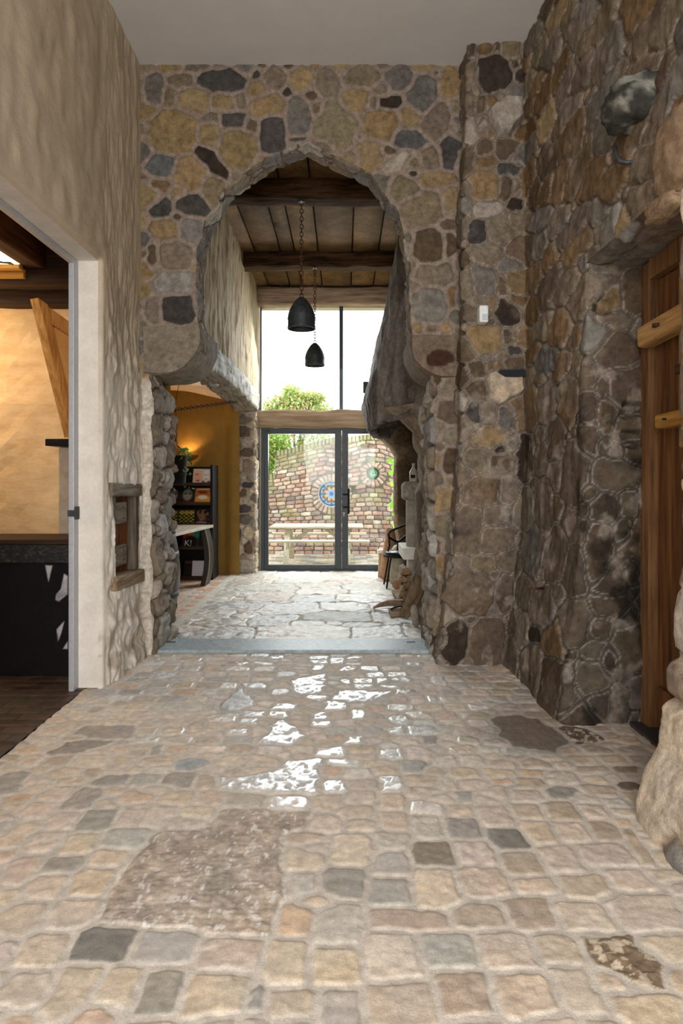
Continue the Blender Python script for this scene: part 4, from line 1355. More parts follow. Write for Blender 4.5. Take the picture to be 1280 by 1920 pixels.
Yb = 1.34 * 1200 / (1182 - 645)
blob('protruding_boulder', (1.36, Yb, gz(193, Yb)), (0.12, 0.15, 0.10), (M['rubble'], (62, 62, 58), (140, 138, 128)), 'dark mossy grey boulder jutting from the stone wall high above the door niche', 'stone', 4, 0.26, p=3.0)
for px, py, a, b, c, lab in ((1268, 285, 0.06, 0.15, 0.16, 'large tan stone jutting out at the edge of the lintel over the door niche'),
                             (1240, 388, 0.05, 0.13, 0.045, 'flat brown stone under the tan one at the corner of the door niche lintel')):
    Y = 1.38 * 1200 / (px - 645)
    blob('protruding_stone', (1.40, Y, gz(py, Y)), (a, b, c), (M['rubble'], (150, 126, 102)), lab, 'stone', px, 0.3, p=4)
# iron hook
Yh = 1.36 * 1200 / (1170 - 645)
mb = MB()
mb.tube([gp(1152, 276, Yh + 0.05), gp(1155, 292, Yh - 0.02), gp(1163, 303, Yh - 0.05), gp(1176, 305, Yh - 0.06), gp(1191, 300, Yh - 0.08)], [0.011, 0.012, 0.012, 0.01, 0.006], 8)
o = mb.build('wall_hook', M['iron'], smooth=True)
props(o, 'bent iron hook in the stone wall below the mossy boulder', 'hook')
# rusty iron pin
o = MB().tube([(gx(1022, 4.1), 4.12, gz(1104, 4.1)), (gx(986, 4.1), 4.02, gz(1103, 4.05))], 0.0085, 8).build('iron_pin', M['rust'], smooth=True)
props(o, 'rusty iron pin sticking out low in the corner of the stone wall', 'pin')
# dark metal recess above the pale stone of the pilaster
o = MB().prism([gp(933, 697.5, 4.755), gp(950, 693.5, 4.755), gp(982, 692.5, 4.755), gp(986, 706, 4.755), gp(947, 706.5, 4.755)], (0, 0, 0), (0, 0.12, 0)).build('recess_box', mat_noise('blue_black_metal', (14, 18, 24), (26, 32, 40), 0.5, 20, 0.0, spec=0.2))
props(o, 'small blue-black metal recess above the pale stone of the pilaster', 'wall recess')
# white motion sensor
Z0 = gz(591, 4.74)
sroot = thing('motion_sensor', 'small white motion sensor mounted on the stone pilaster', 'sensor', (gx(903, 4.76), 4.76, gz(607, 4.76)))
x0, x1 = gx(895, 4.76), gx(912, 4.76)
MB().box(x0, x1, 4.69, 4.79, gz(607, 4.74), gz(575, 4.74)).build('housing', M['white'], sroot, bevel=0.012)
MB().box(x0 + 0.02, x1 - 0.006, 4.683, 4.692, gz(603, 4.74), gz(592, 4.74)).build('lens', mat_noise('sensor_lens', (186, 194, 206), (200, 206, 214), 0.3, 10, 0), sroot, bevel=0.004)

# ---------------------------------------------------------------- small hatch in the plaster wall
ht = thing('wall_hatch', 'small hatch with a weathered oak frame in the white plaster wall', 'hatch', (-1.62, 4.7, 0.62))
MB().bar((-1.635, 4.385, 1.315), (-1.635, 5.02, 1.30), 0.11, 0.095).build('top_rail', M['greywood'], ht, bevel=0.012, subdiv=0)
MB().bar((-1.625, 4.40, 0.665), (-1.625, 5.01, 0.635), 0.13, 0.10).build('sill', mat_wood('brown_oak_sill', (104, 82, 60), (166, 142, 112), 'y', 5, 0.8, 0.8), ht, bevel=0.012)
for y0, y1 in ((4.43, 4.49), (4.92, 4.985)):
    MB().box(-1.69, -1.60, y0, y1, 0.69, 1.28).build('post', M['greywood_z'], ht, bevel=0.006)
yy = 4.49
for wd in (0.15, 0.14, 0.14):
    MB().box(-1.69, -1.668, yy + 0.003, yy + wd - 0.003, 0.69, 1.28).build('board', M['brownwood_z'], ht, bevel=0.003)
    yy += wd
for z0, z1 in ((1.06, 1.22), (0.755, 0.905)):
    b = MB().box(-1.667, -1.628, 4.49, 4.80, z0, z1).build('batten', M['greywood'], ht, bevel=0.008)
    for a in (4.56, 4.72):
        for c in (z0 + 0.04, z1 - 0.04):
            MB().box(-1.629, -1.623, a - 0.006, a + 0.006, c - 0.006, c + 0.006).build('nail', M['rust'], b)

# aluminium door track at the side room opening, with its latch plate
fr = thing('door_frame', 'slim aluminium frame lining the opening to the warm side room', 'frame', (-1.79, 4.2, 0.0))
fr['kind'] = 'thing'
MB().box(-1.80, -1.765, 4.18, 4.25, 0.0, 2.835).build('jamb', M['alu'], fr, bevel=0.003)
MB().box(-1.80, -1.765, 1.62, 4.18, 2.80, 2.835).build('head', M['alu'], fr, bevel=0.003)
lp = MB().box(-1.763, -1.755, 4.185, 4.245, gz(974, 4.2), gz(950, 4.2)).build('latch_plate', M['iron'], fr, bevel=0.002)
MB().box(-1.80, -1.745, 4.165, 4.18, gz(968, 4.2), gz(956, 4.2)).build('latch', M['iron'], lp)

# ---------------------------------------------------------------- fireplace: hood, cheeks, bracket
fp = thing('fireplace', 'massive rough grey plastered fireplace with an overhanging hood', 'fireplace', (1.0, 7.6, 0.0))


def ribbon(name, levels, zt, nu, n_smooth, amp, cols, seed, thick=0.0, streak=1.0, flip=True, zwarp=0.0, patch=None):
    """levels: function z array -> list of (x array, y array) path points; swept over z"""
    us = np.linspace(0, 1, nu)
    zs = np.array(zt)
    pts = levels(zs)
    px = np.stack([p[0] * np.ones_like(zs) for p in pts], 0)
    py = np.stack([p[1] * np.ones_like(zs) for p in pts], 0)
    cum = np.concatenate([[0], np.cumsum(np.hypot(np.diff(px.mean(1)), np.diff(py.mean(1))))])
    cum /= cum[-1]
    X = np.stack([np.interp(us, cum, px[:, j]) for j in range(len(zs))], 1)
    Y = np.stack([np.interp(us, cum, py[:, j]) for j in range(len(zs))], 1)
    for _ in range(n_smooth):
        for Q in (X, Y):
            Q[1:-1] = (Q[:-2] + Q[1:-1] + Q[2:]) / 3
    Z = np.broadcast_to(zs, X.shape).copy()
    tx, ty = np.gradient(X, axis=0), np.gradient(Y, axis=0)
    ln = np.hypot(tx, ty) + 1e-9
    s = np.arange(nu)[:, None] / nu * 3 + np.zeros_like(X)
    h = amp * (fbm(X * 3, Y * 3, Z * 1.6 + seed, 4) * 1.6 + 0.5 * fbm(X * 9 + 4, Y * 9, Z * 9 / streak + seed, 4) + 0.35 * (0.4 - np.abs(fbm(X * 14, Y * 14, Z * 14 / streak + 3 + seed, 3))))
    P = np.stack([X + ty / ln * h, Y - tx / ln * h, Z + zwarp * fbm(X * 5 + seed, Y * 5, 2, 3)], -1)
    m = sstep(-0.25, 0.3, fbm(X * 5 + 3, Y * 5, Z * 4 / streak + seed, 5))[..., None]
    C = np.array(lin(cols[0])) * (1 - m) + np.array(lin(cols[1])) * m
    C = C * (1 + 0.25 * fbm(X * 16, Y * 16, Z * 12 / streak, 4)[..., None])
    if patch is not None:
        C = patch(P, C)
    o = GM().grid(P, C, 0.85, flip=flip).build(name, M['rubble'], fp)
    if thick:
        sol = o.modifiers.new('thickness', 'SOLIDIFY')
        sol.thickness = thick
        sol.offset = -1
    return o


HX = [(1.9, 0.33), (2.1, 0.30), (2.3, 0.28), (2.5, 0.32), (2.85, 0.385), (3.2, 0.45), (3.66, 0.54), (4.0, 0.62), (4.3, 0.68)]


def hood(z):
    xf = interp(z, HX)
    yn = np.interp(z, [1.9, 2.3, 4.3], [6.85, 6.75, 6.55])
    yf = np.interp(z, [1.9, 2.2, 4.3], [8.85, 8.95, 7.75])
    return [(1.08 + 0 * z, 5.66 + 0 * z), (0.96 - 0.08 * sstep(2.6, 2.0, z), 6.0 + 0 * z), (0.5 * (xf + 0.9), 6.45 + 0 * z), (xf + 0.05, yn), (xf, yn + 0.25), (xf, yf), (xf + 0.2, yf + 0.12), (1.32 + 0 * z, yf + 0.15)]


def grime(P, C):
    q = sstep(0.1, 0.4, fbm(P[..., 0] * 4 + 2, P[..., 1] * 4, P[..., 2] * 3, 4))[..., None]
    return C * (1 - 0.4 * q)


ribbon('hood', hood, spacing(2.0, 4.3, 0.014), 260, 10, 0.05, ((98, 89, 81), (134, 126, 119)), 3, 0.10, 3.0, zwarp=0.10, patch=grime)
CX = [(0, 0.68), (0.16, 0.686), (0.365, 0.71), (0.545, 0.715), (0.70, 0.73), (0.94, 0.735), (1.1, 0.75), (1.25, 0.745), (1.35, 0.79), (1.43, 0.785), (1.64, 0.785), (1.73, 0.735), (1.87, 0.72), (1.99, 0.60), (2.06, 0.45), (2.12, 0.36)]


def cheek(z):
    x = interp(z, CX)
    xp = interp(z, XA) + 0.01
    return [(xp + 0.12, 5.55 + 0 * z), (xp - 0.02 + 0.04 * z / 2, 5.75 + 0 * z), (0.45 * xp + 0.55 * x + 0.02, 6.25 + 0 * z), (x, 6.66 + 0 * z), (x + 0.005, 6.78 + 0 * z), (x + 0.10, 6.92 + 0 * z), (1.32 + 0 * z, 7.0 + 0 * z)]


def cheek_patch(P, C):
    q = np.hypot((P[..., 1] - 6.5) / 0.16, (P[..., 2] - 0.98) / 0.34) + 0.6 * fbm(P[..., 0] * 7, P[..., 1] * 7, P[..., 2] * 7, 4)
    q2 = np.hypot((P[..., 1] - 6.5) / 0.2, (P[..., 2] - 0.40) / 0.2) + 0.6 * fbm(P[..., 0] * 7 + 3, P[..., 1] * 7, P[..., 2] * 7, 4)
    k = np.maximum(1 - sstep(0.7, 1.0, q), 0.7 * (1 - sstep(0.7, 1.0, q2)))[..., None]
    return C + (np.array(lin((92, 76, 66))) - C) * k


ribbon('near_cheek', cheek, np.concatenate([[-0.06], spacing(0, 2.12, 0.012)]), 200, 7, 0.035, ((122, 105, 87), (150, 133, 114)), 11, 0, 1.3, patch=cheek_patch)
FXT = [(0, 0.73), (0.64, 0.73), (0.93, 0.705), (1.36, 0.705), (1.70, 0.715), (1.82, 0.645), (1.91, 0.56), (1.99, 0.435), (2.08, 0.33), (2.2, 0.30)]


def farc(z):
    x = interp(z, FXT) * 1.03
    return [(x + 0.25, 9.46 + 0 * z), (x, 9.36 + 0 * z), (x - 0.01, 9.08 + 0 * z), (x + 0.02, 8.97 + 0 * z), (1.32 + 0 * z, 8.93 + 0 * z)]


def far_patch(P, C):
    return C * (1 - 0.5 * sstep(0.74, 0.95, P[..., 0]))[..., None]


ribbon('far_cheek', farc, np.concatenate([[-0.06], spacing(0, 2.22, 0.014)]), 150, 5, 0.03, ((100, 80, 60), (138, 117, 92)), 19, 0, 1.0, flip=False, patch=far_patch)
MB().box(1.16, 1.29, 6.9, 9.0, 0, 2.3).build('fireback', M['sooty'], fp, subdiv=3, rough=0.03)
blob('bracket_stone', (0.775, 7.22, 1.245), (0.125, 0.12, 0.105), (M['rubble'], (150, 142, 130)), seed=8, amp=0.1, p=5, parent=fp)
MB().box(0.70, 0.80, 7.17, 7.28, 0.60, 1.16).build('stone_post', mat_noise('grey_post_stone', (126, 118, 108), (166, 158, 146), 0.85, 9, 0.4), fp, bevel=0.015)
hb = thing('hearth_bench', 'pale cut stone bench slab inside the fireplace, in front of the iron chair', 'bench', (0.74, 7.3, 0))
MB().box(0.645, 0.90, 6.98, 7.62, 0.50, 0.625).build('slab', mat_noise('pale_limestone', (204, 198, 184), (224, 220, 208), 0.7, 12, 0.2), hb, bevel=0.008)
MB().box(0.735, 0.80, 7.36, 7.56, 0.0, 0.50).build('leg', mat_noise('pale_limestone_leg', (186, 178, 162), (206, 198, 182), 0.7, 12, 0.2), hb, bevel=0.006)
# bottle on the bracket
bt = thing('stoneware_bottle', 'grey stoneware bottle with a dark emblem on the fireplace bracket', 'bottle', (0.78, 7.2, 1.345))
MB().lathe((0.78, 7.2, 1.345), [(0, 0), (0.044, 0.0), (0.047, 0.01), (0.047, 0.105), (0.04, 0.13), (0.022, 0.155), (0.018, 0.165), (0.017, 0.20), (0.021, 0.203), (0.021, 0.213), (0.012, 0.214), (0, 0.2)], 24).build('body', mat_noise('grey_stoneware', (152, 146, 134), (176, 170, 156), 0.4, 12, 0.05), bt, smooth=True)
em = MB()
em.add([(0.78 + 0.0475 * math.sin(a), 7.2 - 0.0475 * math.cos(a), 1.345 + z) for z in (0.045, 0.06, 0.075, 0.085) for a in [(-0.62 + 0.3 * k - (0.0)) * (0.7 if z in (0.045, 0.085) else 1) - 0.25 for k in range(5)]],
       [(r * 5 + k, r * 5 + k + 1, r * 5 + k + 6, r * 5 + k + 5) for r in range(3) for k in range(4)])
em.build('emblem', M['black'], bt)

# floodlight on the hood edge
fz = thing('floodlight', 'dark floodlight on a bracket at the outer edge of the fireplace hood', 'light', (0.30, 8.35, 2.5))
MB().box(0.245, 0.315, 8.28, 8.38, gz(737, 8.33), gz(716, 8.33)).build('housing', M['iron'], fz, bevel=0.015)
MB().bar((0.31, 8.33, 2.60), (0.42, 8.36, 2.63), 0.02, 0.02).bar((0.285, 8.33, 2.50), (0.40, 8.36, 2.585), 0.028, 0.028).build('bracket', M['alu'], fz)
MB().tube([(0.282, 8.33, 2.50), (0.272, 8.33, 2.42), (0.276, 8.33, 2.33), (0.29, 8.34, 2.2)], 0.007, 6).build('cable', M['black'], fz, smooth=True)

# ---------------------------------------------------------------- things beside the fireplace
ch = thing('iron_chair', 'black wrought iron armchair with a round seat in front of the clay jars', 'chair', (0.69, 8.2, 0))
sc_, sr = Vector((0.70, 8.2, 0.405)), 0.19
MB().lathe(sc_, [(0, -0.02), (sr, -0.02), (sr + 0.012, -0.01), (sr + 0.012, 0.01), (sr, 0.015), (0, 0.012)], 28).build('seat', M['black'], ch, smooth=True)
MB().lathe(sc_ + Vector((0, 0, 0.014)), [(0, 0), (sr - 0.02, 0), (sr - 0.005, 0.018), (sr - 0.03, 0.035), (0, 0.04)], 28).build('cushion', mat_noise('black_leather', (22, 21, 21), (34, 32, 31), 0.35, 18, 0.1), ch, smooth=True)
for a in (2.5, 3.9, 5.4, 0.8):
    dx, dy = math.cos(a), math.sin(a)
    MB().tube([(0.70 + dx * 0.15, 8.2 + dy * 0.15, 0.39), (0.70 + dx * 0.23, 8.2 + dy * 0.23, 0.0)], 0.011, 8).build('leg', M['black'], ch, smooth=True)
MB().tube([gp(770, 980, 8.0), gp(755, 986, 8.02), gp(740, 992, 8.06), gp(732, 996, 8.1), gp(728, 1002, 8.14), gp(729, 1008, 8.18), gp(738, 1013, 8.22), gp(746, 1016.5, 8.27), gp(755, 1010, 8.32), gp(766, 1000, 8.38)], 0.015, 8).build('armrest', M['black'], ch, smooth=True)
MB().tube([gp(729, 1008, 8.18), gp(730, 1022, 8.17), gp(727, 1034, 8.17), (0.70 - 0.13, 8.16, 0.40)], 0.012, 8).build('post', M['black'], ch, smooth=True)
MB().tube([gp(746, 1016, 8.27), gp(745, 1034, 8.27), (0.69, 8.28, 0.41)], 0.012, 8).build('post', M['black'], ch, smooth=True)

jr = MB().lathe((0.635, 8.80, 0.0), [(0, 0), (0.11, 0), (0.135, 0.06), (0.14, 0.16), (0.125, 0.3), (0.10, 0.42), (0.075, 0.56), (0.06, 0.66), (0.068, 0.70), (0.055, 0.70), (0.045, 0.62), (0, 0.6)], 28).build('clay_jar', mat_noise('brown_clay', (150, 108, 78), (186, 146, 110), 0.75, 14, 0.25), smooth=True)
props(jr, 'tall tapering brown clay jar behind the iron chair', 'jar')
jr = MB().lathe((0.70, 8.43, 0.0), [(0, 0), (0.085, 0), (0.10, 0.02), (0.105, 0.30), (0.10, 0.38), (0.08, 0.45), (0.045, 0.50), (0.02, 0.51), (0, 0.51)], 28).build('stoneware_jar', mat_noise('grey_jar_glaze', (156, 146, 124), (186, 178, 158), 0.5, 14, 0.15), smooth=True)
props(jr, 'grey-buff stoneware jar with a domed top under the iron chair', 'jar')
blob('white_gourd', (gx(716, 9.0), 9.0, 0.36 - 0.0), (0.07, 0.06, 0.035), mat_noise('chalk_white', (226, 222, 216), (238, 234, 230), 0.7, 10, 0.05), seed=4, amp=0.1, parent=None, label='small white rounded vessel on a stump beside the clay jar', cat='vessel')
o = MB().lathe((gx(718, 9.0), 9.0, 0.0), [(0, 0), (0.075, 0), (0.07, 0.15), (0.062, 0.3), (0.07, 0.325), (0, 0.325)], 18).build('wicker_stand', mat_noise('woven_cane', (156, 128, 98), (190, 164, 132), 0.8, 60, 0.5), smooth=True)
props(o, 'pale woven stump-like stand beside the clay jar near the doors', 'stand')
wood_end = mat_noise('log_wood', (104, 80, 56), (156, 128, 94), 0.8, 16, 0.4)
o = MB().box(gx(721, 8.75), gx(737, 8.75), 8.55, 8.8, 0, 0.045).build('wood_block', wood_end, bevel=0.008)
props(o, 'flat tan wood block on the floor at the foot of the clay jar', 'wood block')
o = MB().tube([(gx(743, 8.0), 7.96, 0.065), (gx(748, 8.0), 8.12, 0.065)], 0.06, 14).build('log_end', mat_noise('reddish_log', (140, 100, 76), (176, 138, 110), 0.8, 16, 0.3), smooth=False)
props(o, 'short round log lying under the iron chair', 'log')
o = MB().box(gx(736, 7.6), gx(752, 7.6), 7.45, 7.75, 0, 0.045).build('wood_block', wood_end, bevel=0.008)
props(o, 'flat split wood block on the floor between chair legs and firewood', 'wood block')
rr = random.Random(8)
zz = 0.0
spots = [(0.0, 0.0), (0.10, 0.0), (0.02, 0.09), (0.11, 0.10), (0.05, 0.175), (0.0, 0.245), (0.10, 0.245), (0.04, 0.33)]
labs = ['split firewood log at the foot of the stack, passage side', 'split firewood log at the foot of the stack, fireplace side', 'firewood log in the second layer, passage side', 'firewood log in the second layer, fireplace side',
        'single firewood log bridging the middle of the stack', 'firewood log in the fourth layer, passage side', 'firewood log in the fourth layer, fireplace side', 'topmost pale firewood log of the stack']
for (dx, dz), lb in zip(spots, labs):
    x = 0.635 + dx + rr.uniform(-0.012, 0.012)
    y0, y1 = 6.99 + rr.uniform(-0.04, 0.05), 7.30 + rr.uniform(-0.03, 0.06)
    h, wd = 0.085 + rr.uniform(-0.01, 0.005), 0.095 + rr.uniform(-0.01, 0.02)
    prof = [(-wd / 2, 0.0), (wd / 2 * rr.uniform(0.7, 1), 0.004), (wd / 2, h * 0.6), (wd * 0.1, h), (-wd / 2 * rr.uniform(0.6, 1), h * 0.8)]
    o = MB().prism([(x + a, y0, dz + b) for a, b in prof], (0, 0, 0), (rr.uniform(-0.03, 0.03), y1 - y0, 0)).build('firewood', wood_end, bevel=0.006)
    props(o, lb, 'firewood', 'split firewood stacked by the fireplace')
# curved wooden runner, iron-bound tray, scoop, standing stone
pts = [gp(699, 1140, 6.78), gp(712, 1134, 6.74), gp(727, 1130.5, 6.7), gp(745, 1130, 6.66), gp(755, 1130.5, 6.62), gp(764, 1132, 6.6)]
mb = MB()
vv = []
for i, p in enumerate(pts):
    hh = [0.006, 0.02, 0.03, 0.034, 0.034, 0.03][i]
    vv += [p + Vector((0, -0.03, -hh)), p + Vector((0, 0.03, -hh)), p + Vector((0, 0.03, hh)), p + Vector((0, -0.03, hh))]
ff = [(i * 4 + k, i * 4 + (k + 1) % 4, i * 4 + 4 + (k + 1) % 4, i * 4 + 4 + k) for i in range(5) for k in range(4)] + [(3, 2, 1, 0), (20, 21, 22, 23)]
o = mb.add(vv, ff).build('sled_runner', mat_wood('old_brown_runner', (92, 70, 54), (142, 116, 94), 'x', 4), bevel=0.006)
props(o, 'long curved brown wooden runner lying on the flagstones', 'wooden runner')
tr = thing('iron_bound_tray', 'small wooden tray with a dark iron handle in front of the curved runner', 'tray', (0.535, 6.5, 0))
x0, x1, y0, y1 = gx(730, 6.5), gx(757, 6.5), 6.42, 6.62
MB().box(x0, x1, y0, y1, 0.0, 0.012).box(x0, x1, y0, y0 + 0.015, 0.012, 0.05).box(x0, x1, y1 - 0.015, y1, 0.012, 0.05).box(x0, x0 + 0.015, y0 + 0.015, y1 - 0.015, 0.012, 0.05).box(x1 - 0.015, x1, y0 + 0.015, y1 - 0.015, 0.012, 0.05).build('box', mat_wood('tray_wood', (110, 86, 66), (150, 126, 102), 'x', 5), tr, bevel=0.003)
MB().tube([(x0 + 0.01, y0 + 0.1, 0.05), (x0 + 0.05, y0 + 0.1, 0.075), (x1 - 0.03, y0 + 0.1, 0.085), (x1 + 0.005, y0 + 0.1, 0.05)], 0.009, 8).build('handle', M['black'], tr, smooth=True)
# dug-out scoop leaning on the wall
a, b = Vector((0.585, 6.22, 0.03)), Vector((0.775, 6.30, 0.42))
dv = (b - a).normalized()
nrm = Vector((-0.75, -0.45, 0.45))
nrm = (nrm - dv * nrm.dot(dv)).normalized()
sd_ = dv.cross(nrm)
vv, ff = [], []
nN, nK = 14, 12
for i in range(nN):
    t = i / (nN - 1)
    wd = 0.045 + 0.06 * min(1, t * 2.0)
    dp = 0.012 + 0.05 * sstep(0.12, 0.5, t) * 1.0
    c = a + (b - a) * t
    for k in range(nK):
        q = -1 + 2 * k / (nK - 1)
        vv.append(c + sd_ * (wd * q) + nrm * (dp * (q * q - 1) + 0.03))
    for k in range(nK):
        q = 1 - 2 * k / (nK - 1)
        vv.append(c + sd_ * ((wd + 0.012) * q) + nrm * ((dp + 0.0) * (q * q - 1) + 0.008))
w2 = nK * 2
for i in range(nN - 1):
    for k in range(w2):
        ff.append((i * w2 + k, i * w2 + (k + 1) % w2, (i + 1) * w2 + (k + 1) % w2, (i + 1) * w2 + k))
ff += [tuple(reversed(range(w2))), tuple(range((nN - 1) * w2, nN * w2))]
o = MB().add(vv, ff).build('wooden_scoop', mat_wood('dugout_wood', (84, 68, 50), (124, 104, 80), 'z', 3, 0.6), smooth=True)
props(o, 'hollowed brown wooden trough leaning against the stone jamb', 'trough')
blob('standing_stone', (0.665, 6.02, 0.095), (0.035, 0.035, 0.105), (M['rubble'], (160, 148, 132)), 'small upright grey stone at the foot of the stone jamb beside the trough', 'stone', 6, 0.15, rot=(0.05, -0.15, 0.2))

# ---------------------------------------------------------------- bell lamps on chains
def chain(mb, a, b, L=0.05, w_=0.016, r=0.0045):
    a, b = Vector(a), Vector(b)
    n = max(1, int((b - a).length / (L * 0.72)))
    d = (b - a).normalized()
    u = Vector((0, 1, 0)) if abs(d.y) < 0.8 else Vector((0, 0, 1))
    u = (u - d * u.dot(d)).normalized()
    v = d.cross(u)
    for i in range(n):
        c = a + (b - a) * ((i + 0.5) / n)
        side = (u if i % 2 else v)
        pts = []
        h = L / 2
        for k in range(10):
            t = 2 * math.pi * k / 10
            pts.append(c + d * (h * math.sin(t)) + side * (w_ * math.cos(t)))
        vv, ff = [], []
        oth = d.cross(side)
        for k in range(10):
            t = 2 * math.pi * k / 10
            rad = (d * math.sin(t) + side * math.cos(t))
            for q in range(4):
                s_ = math.pi / 2 * q
                vv.append(pts[k] + rad * (r * math.cos(s_)) + oth * (r * math.sin(s_)))
        for k in range(10):
            for q in range(4):
                ff.append((k * 4 + q, ((k + 1) % 10) * 4 + q, ((k + 1) % 10) * 4 + (q + 1) % 4, k * 4 + (q + 1) % 4))
        mb.add(vv, ff)
    return mb


def bell(label, X, Y, zt, zb, R, zc, ring_z):
    t = thing('bell_lamp', label, 'pendant lamp', (X, Y, zb), 'iron bell lamps on chains')
    h = zt - zb
    prof = [(0.012, h), (0.025 * R / 0.13, h * 0.985), (0.055 * R / 0.13, h * 0.9), (0.085 * R / 0.13, h * 0.76), (0.108 * R / 0.13, h * 0.62), (0.122 * R / 0.13, h * 0.5), (0.128 * R / 0.13, h * 0.42), (R * 0.985, h * 0.36), (R * 0.99, h * 0.1), (R * 1.015, h * 0.06), (R * 1.02, 0.0)]
    inner = [(r - 0.008 if r > 0.03 else 0.004, z - (0.006 if z > 0.02 else 0)) for r, z in reversed(prof)]
    MB().lathe((X, Y, zb), prof + inner, 36).build('shade', M['iron'], t, smooth=True)
    MB().lathe((X, Y, zb), [(R * 1.0, h * 0.30), (R * 1.02, h * 0.30), (R * 1.02, h * 0.34), (R * 1.0, h * 0.34)], 36).build('band', M['iron'], t)
    chain(MB(), (X, Y, zt - 0.01), (X, Y, zc)).build('chain', M['rust'], t, smooth=True)
    bl = MB().lathe((X, Y, zb + h * 0.16), [(0, 0), (0.02, 0.006), (0.03, 0.03), (0.024, 0.055), (0.014, 0.075), (0.014, 0.11), (0, 0.11)], 16).build('bulb', mat_noise('frosted_bulb', (210, 208, 200), (224, 222, 214), 0.25, 10, 0), t, smooth=True)
    MB().lathe((X, Y, zb + h * 0.16 + 0.11), [(0, 0), (0.017, 0), (0.017, 0.05), (0.004, 0.055), (0.004, h * 0.84 - 0.17)], 12).build('socket', M['black'], bl, smooth=True)
    MB().lathe((X, Y, zc), [(0, -0.006), (0.028, -0.006), (0.028, 0.01), (0, 0.01)], 16).build('ceiling_plate', M['iron'], t)
    return t


bell('dark iron bell lamp hanging higher, from the beam nearest the arch', gx(565, 6.15), 6.15, gz(557, 6.15), gz(617, 6.15), 0.132, 4.05, 0)
bell('dark iron bell lamp hanging lower against the sky, from the farther beam', gx(590, 8.1), 8.1, gz(643, 8.1), gz(686, 8.1), 0.125, 4.05, 0)

# ---------------------------------------------------------------- alcove
br = thing('wine_barrel', 'dark standing barrel just behind the stone jamb of the arch', 'barrel', (-1.94, 6.12, 0))
bp = [(0, 0), (0.285, 0), (0.30, 0.02), (0.335, 0.2), (0.36, 0.40), (0.365, 0.48), (0.36, 0.56), (0.335, 0.76), (0.30, 0.93), (0.285, 0.95), (0.28, 0.92), (0, 0.92)]
MB().lathe((-1.94, 6.12, 0), bp, 40).build('staves', mat_wood('black_oak', (26, 22, 20), (44, 38, 34), 'z', 5, 0.35), br, smooth=True)
for z0, z1, r0_, r1_ in ((0.03, 0.09, 0.306, 0.317), (0.26, 0.31, 0.344, 0.352), (0.64, 0.69, 0.352, 0.344), (0.86, 0.92, 0.317, 0.306)):
    MB().lathe((-1.94, 6.12, 0), [(r0_ - 0.005, z0), (r0_ + 0.004, z0), (r1_ + 0.004, z1), (r1_ - 0.005, z1)], 40).build('hoop', M['iron'], br, smooth=True)
tb = thing('alcove_table', 'table with a pale wooden top and bowed dark legs in front of the magazines', 'table', (-2.1, 7.8, 0))
MB().prism([(-1.735, 8.5, 0.735), (-1.91, 7.05, 0.735), (-2.6, 7.05, 0.735), (-2.6, 8.5, 0.735)], (0, 0, 0), (0, 0, 0.035)).build('tabletop', mat_wood('bleached_top', (176, 164, 146), (212, 204, 190), 'y', 3, 0.5), tb, bevel=0.004)
for Y0, lab in ((8.38, 0), (7.15, 1)):
    off = 0 if lab == 0 else -0.62
    out, inn = [], []
    for i in range(15):
        z = 0.735 * i / 14
        bow = 0.075 * math.sin(math.pi * (0.08 + 0.86 * i / 14))
        out.append((-1.80 + bow + off, Y0, z))
        inn.append((-1.87 + bow * 0.9 + off, Y0, z))
    MB().prism(out + inn[::-1], (0, -0.14, 0), (0, 0.1, 0)).build('leg', mat_wood('black_leg', (30, 26, 22), (52, 46, 40), 'z', 5, 0.4), tb)
    if lab == 0:
        MB().prism(out + [(p[0] - 0.012, p[1], p[2]) for p in out[::-1]], (0, -0.146, 0), (0, -0.1405, 0)).build('rim', mat_noise('worn_rim', (140, 128, 100), (170, 158, 130), 0.6, 20, 0.1), tb)

rk = thing('magazine_rack', 'tall black magazine rack against the ochre alcove wall', 'rack', (-2.2, 8.95, 0))
rx0, rx1 = -2.75, -1.79
for x in (rx0, rx1 - 0.035):
    MB().box(x, x + 0.035, 8.72, 9.08, 0, 1.57).build('side', M['black'], rk, bevel=0.004)
MB().box(rx0 + 0.035, rx1 - 0.035, 9.06, 9.08, 0.02, 1.55).build('back', M['black'], rk)
rows = [(1.315, 0.215), (1.05, 0.215), (0.765, 0.20), (0.445, 0.26), (0.04, 0.22)]
for zb, hh in rows:
    MB().box(rx0 + 0.035, rx1 - 0.035, 8.73, 8.95, zb - 0.03, zb - 0.005).box(rx0 + 0.035, rx1 - 0.035, 8.72, 8.735, zb - 0.03, zb + 0.014).build('shelf', mat_wood('dark_brown_shelf', (44, 24, 16), (78, 46, 30), 'x', 4, 0.5), rk)


def magazine(x0, x1, row, label, art, lean=0.35, dz=0.0, y0=8.755):
    zb, hh = rows[row]
    zb += dz
    n, m = 26, 34
    us, vs = np.linspace(0, 1, n), np.linspace(0, 1, m)
    A, B = np.meshgrid(us, vs, indexing='ij')
    t = thing('magazine', label, 'magazine', (0.5 * (x0 + x1), y0, zb), 'magazines in the black rack')
    th = 0.008
    sn, cs = math.sin(lean), math.cos(lean)
    # pages
    c = [(x0, y0, zb), (x1, y0, zb), (x1, y0 + th * cs, zb - 0.0 + th * -sn * 0), (x0, y0 + th * cs, zb)]
    top = [(p[0], p[1] + hh * sn, p[2] + hh * cs) for p in c]
    MB().hexa(c + top).build('pages', M['white'], t)
    P = np.stack([x0 + (x1 - x0) * A, y0 - 0.001 + hh * B * sn - 0.0012 * cs, zb + hh * B * cs], -1)
    GM().grid(P, art(A, B), 0.35).build('cover', M['print'], t)
    return t, (x0, x1, y0, zb, hh, sn, cs)


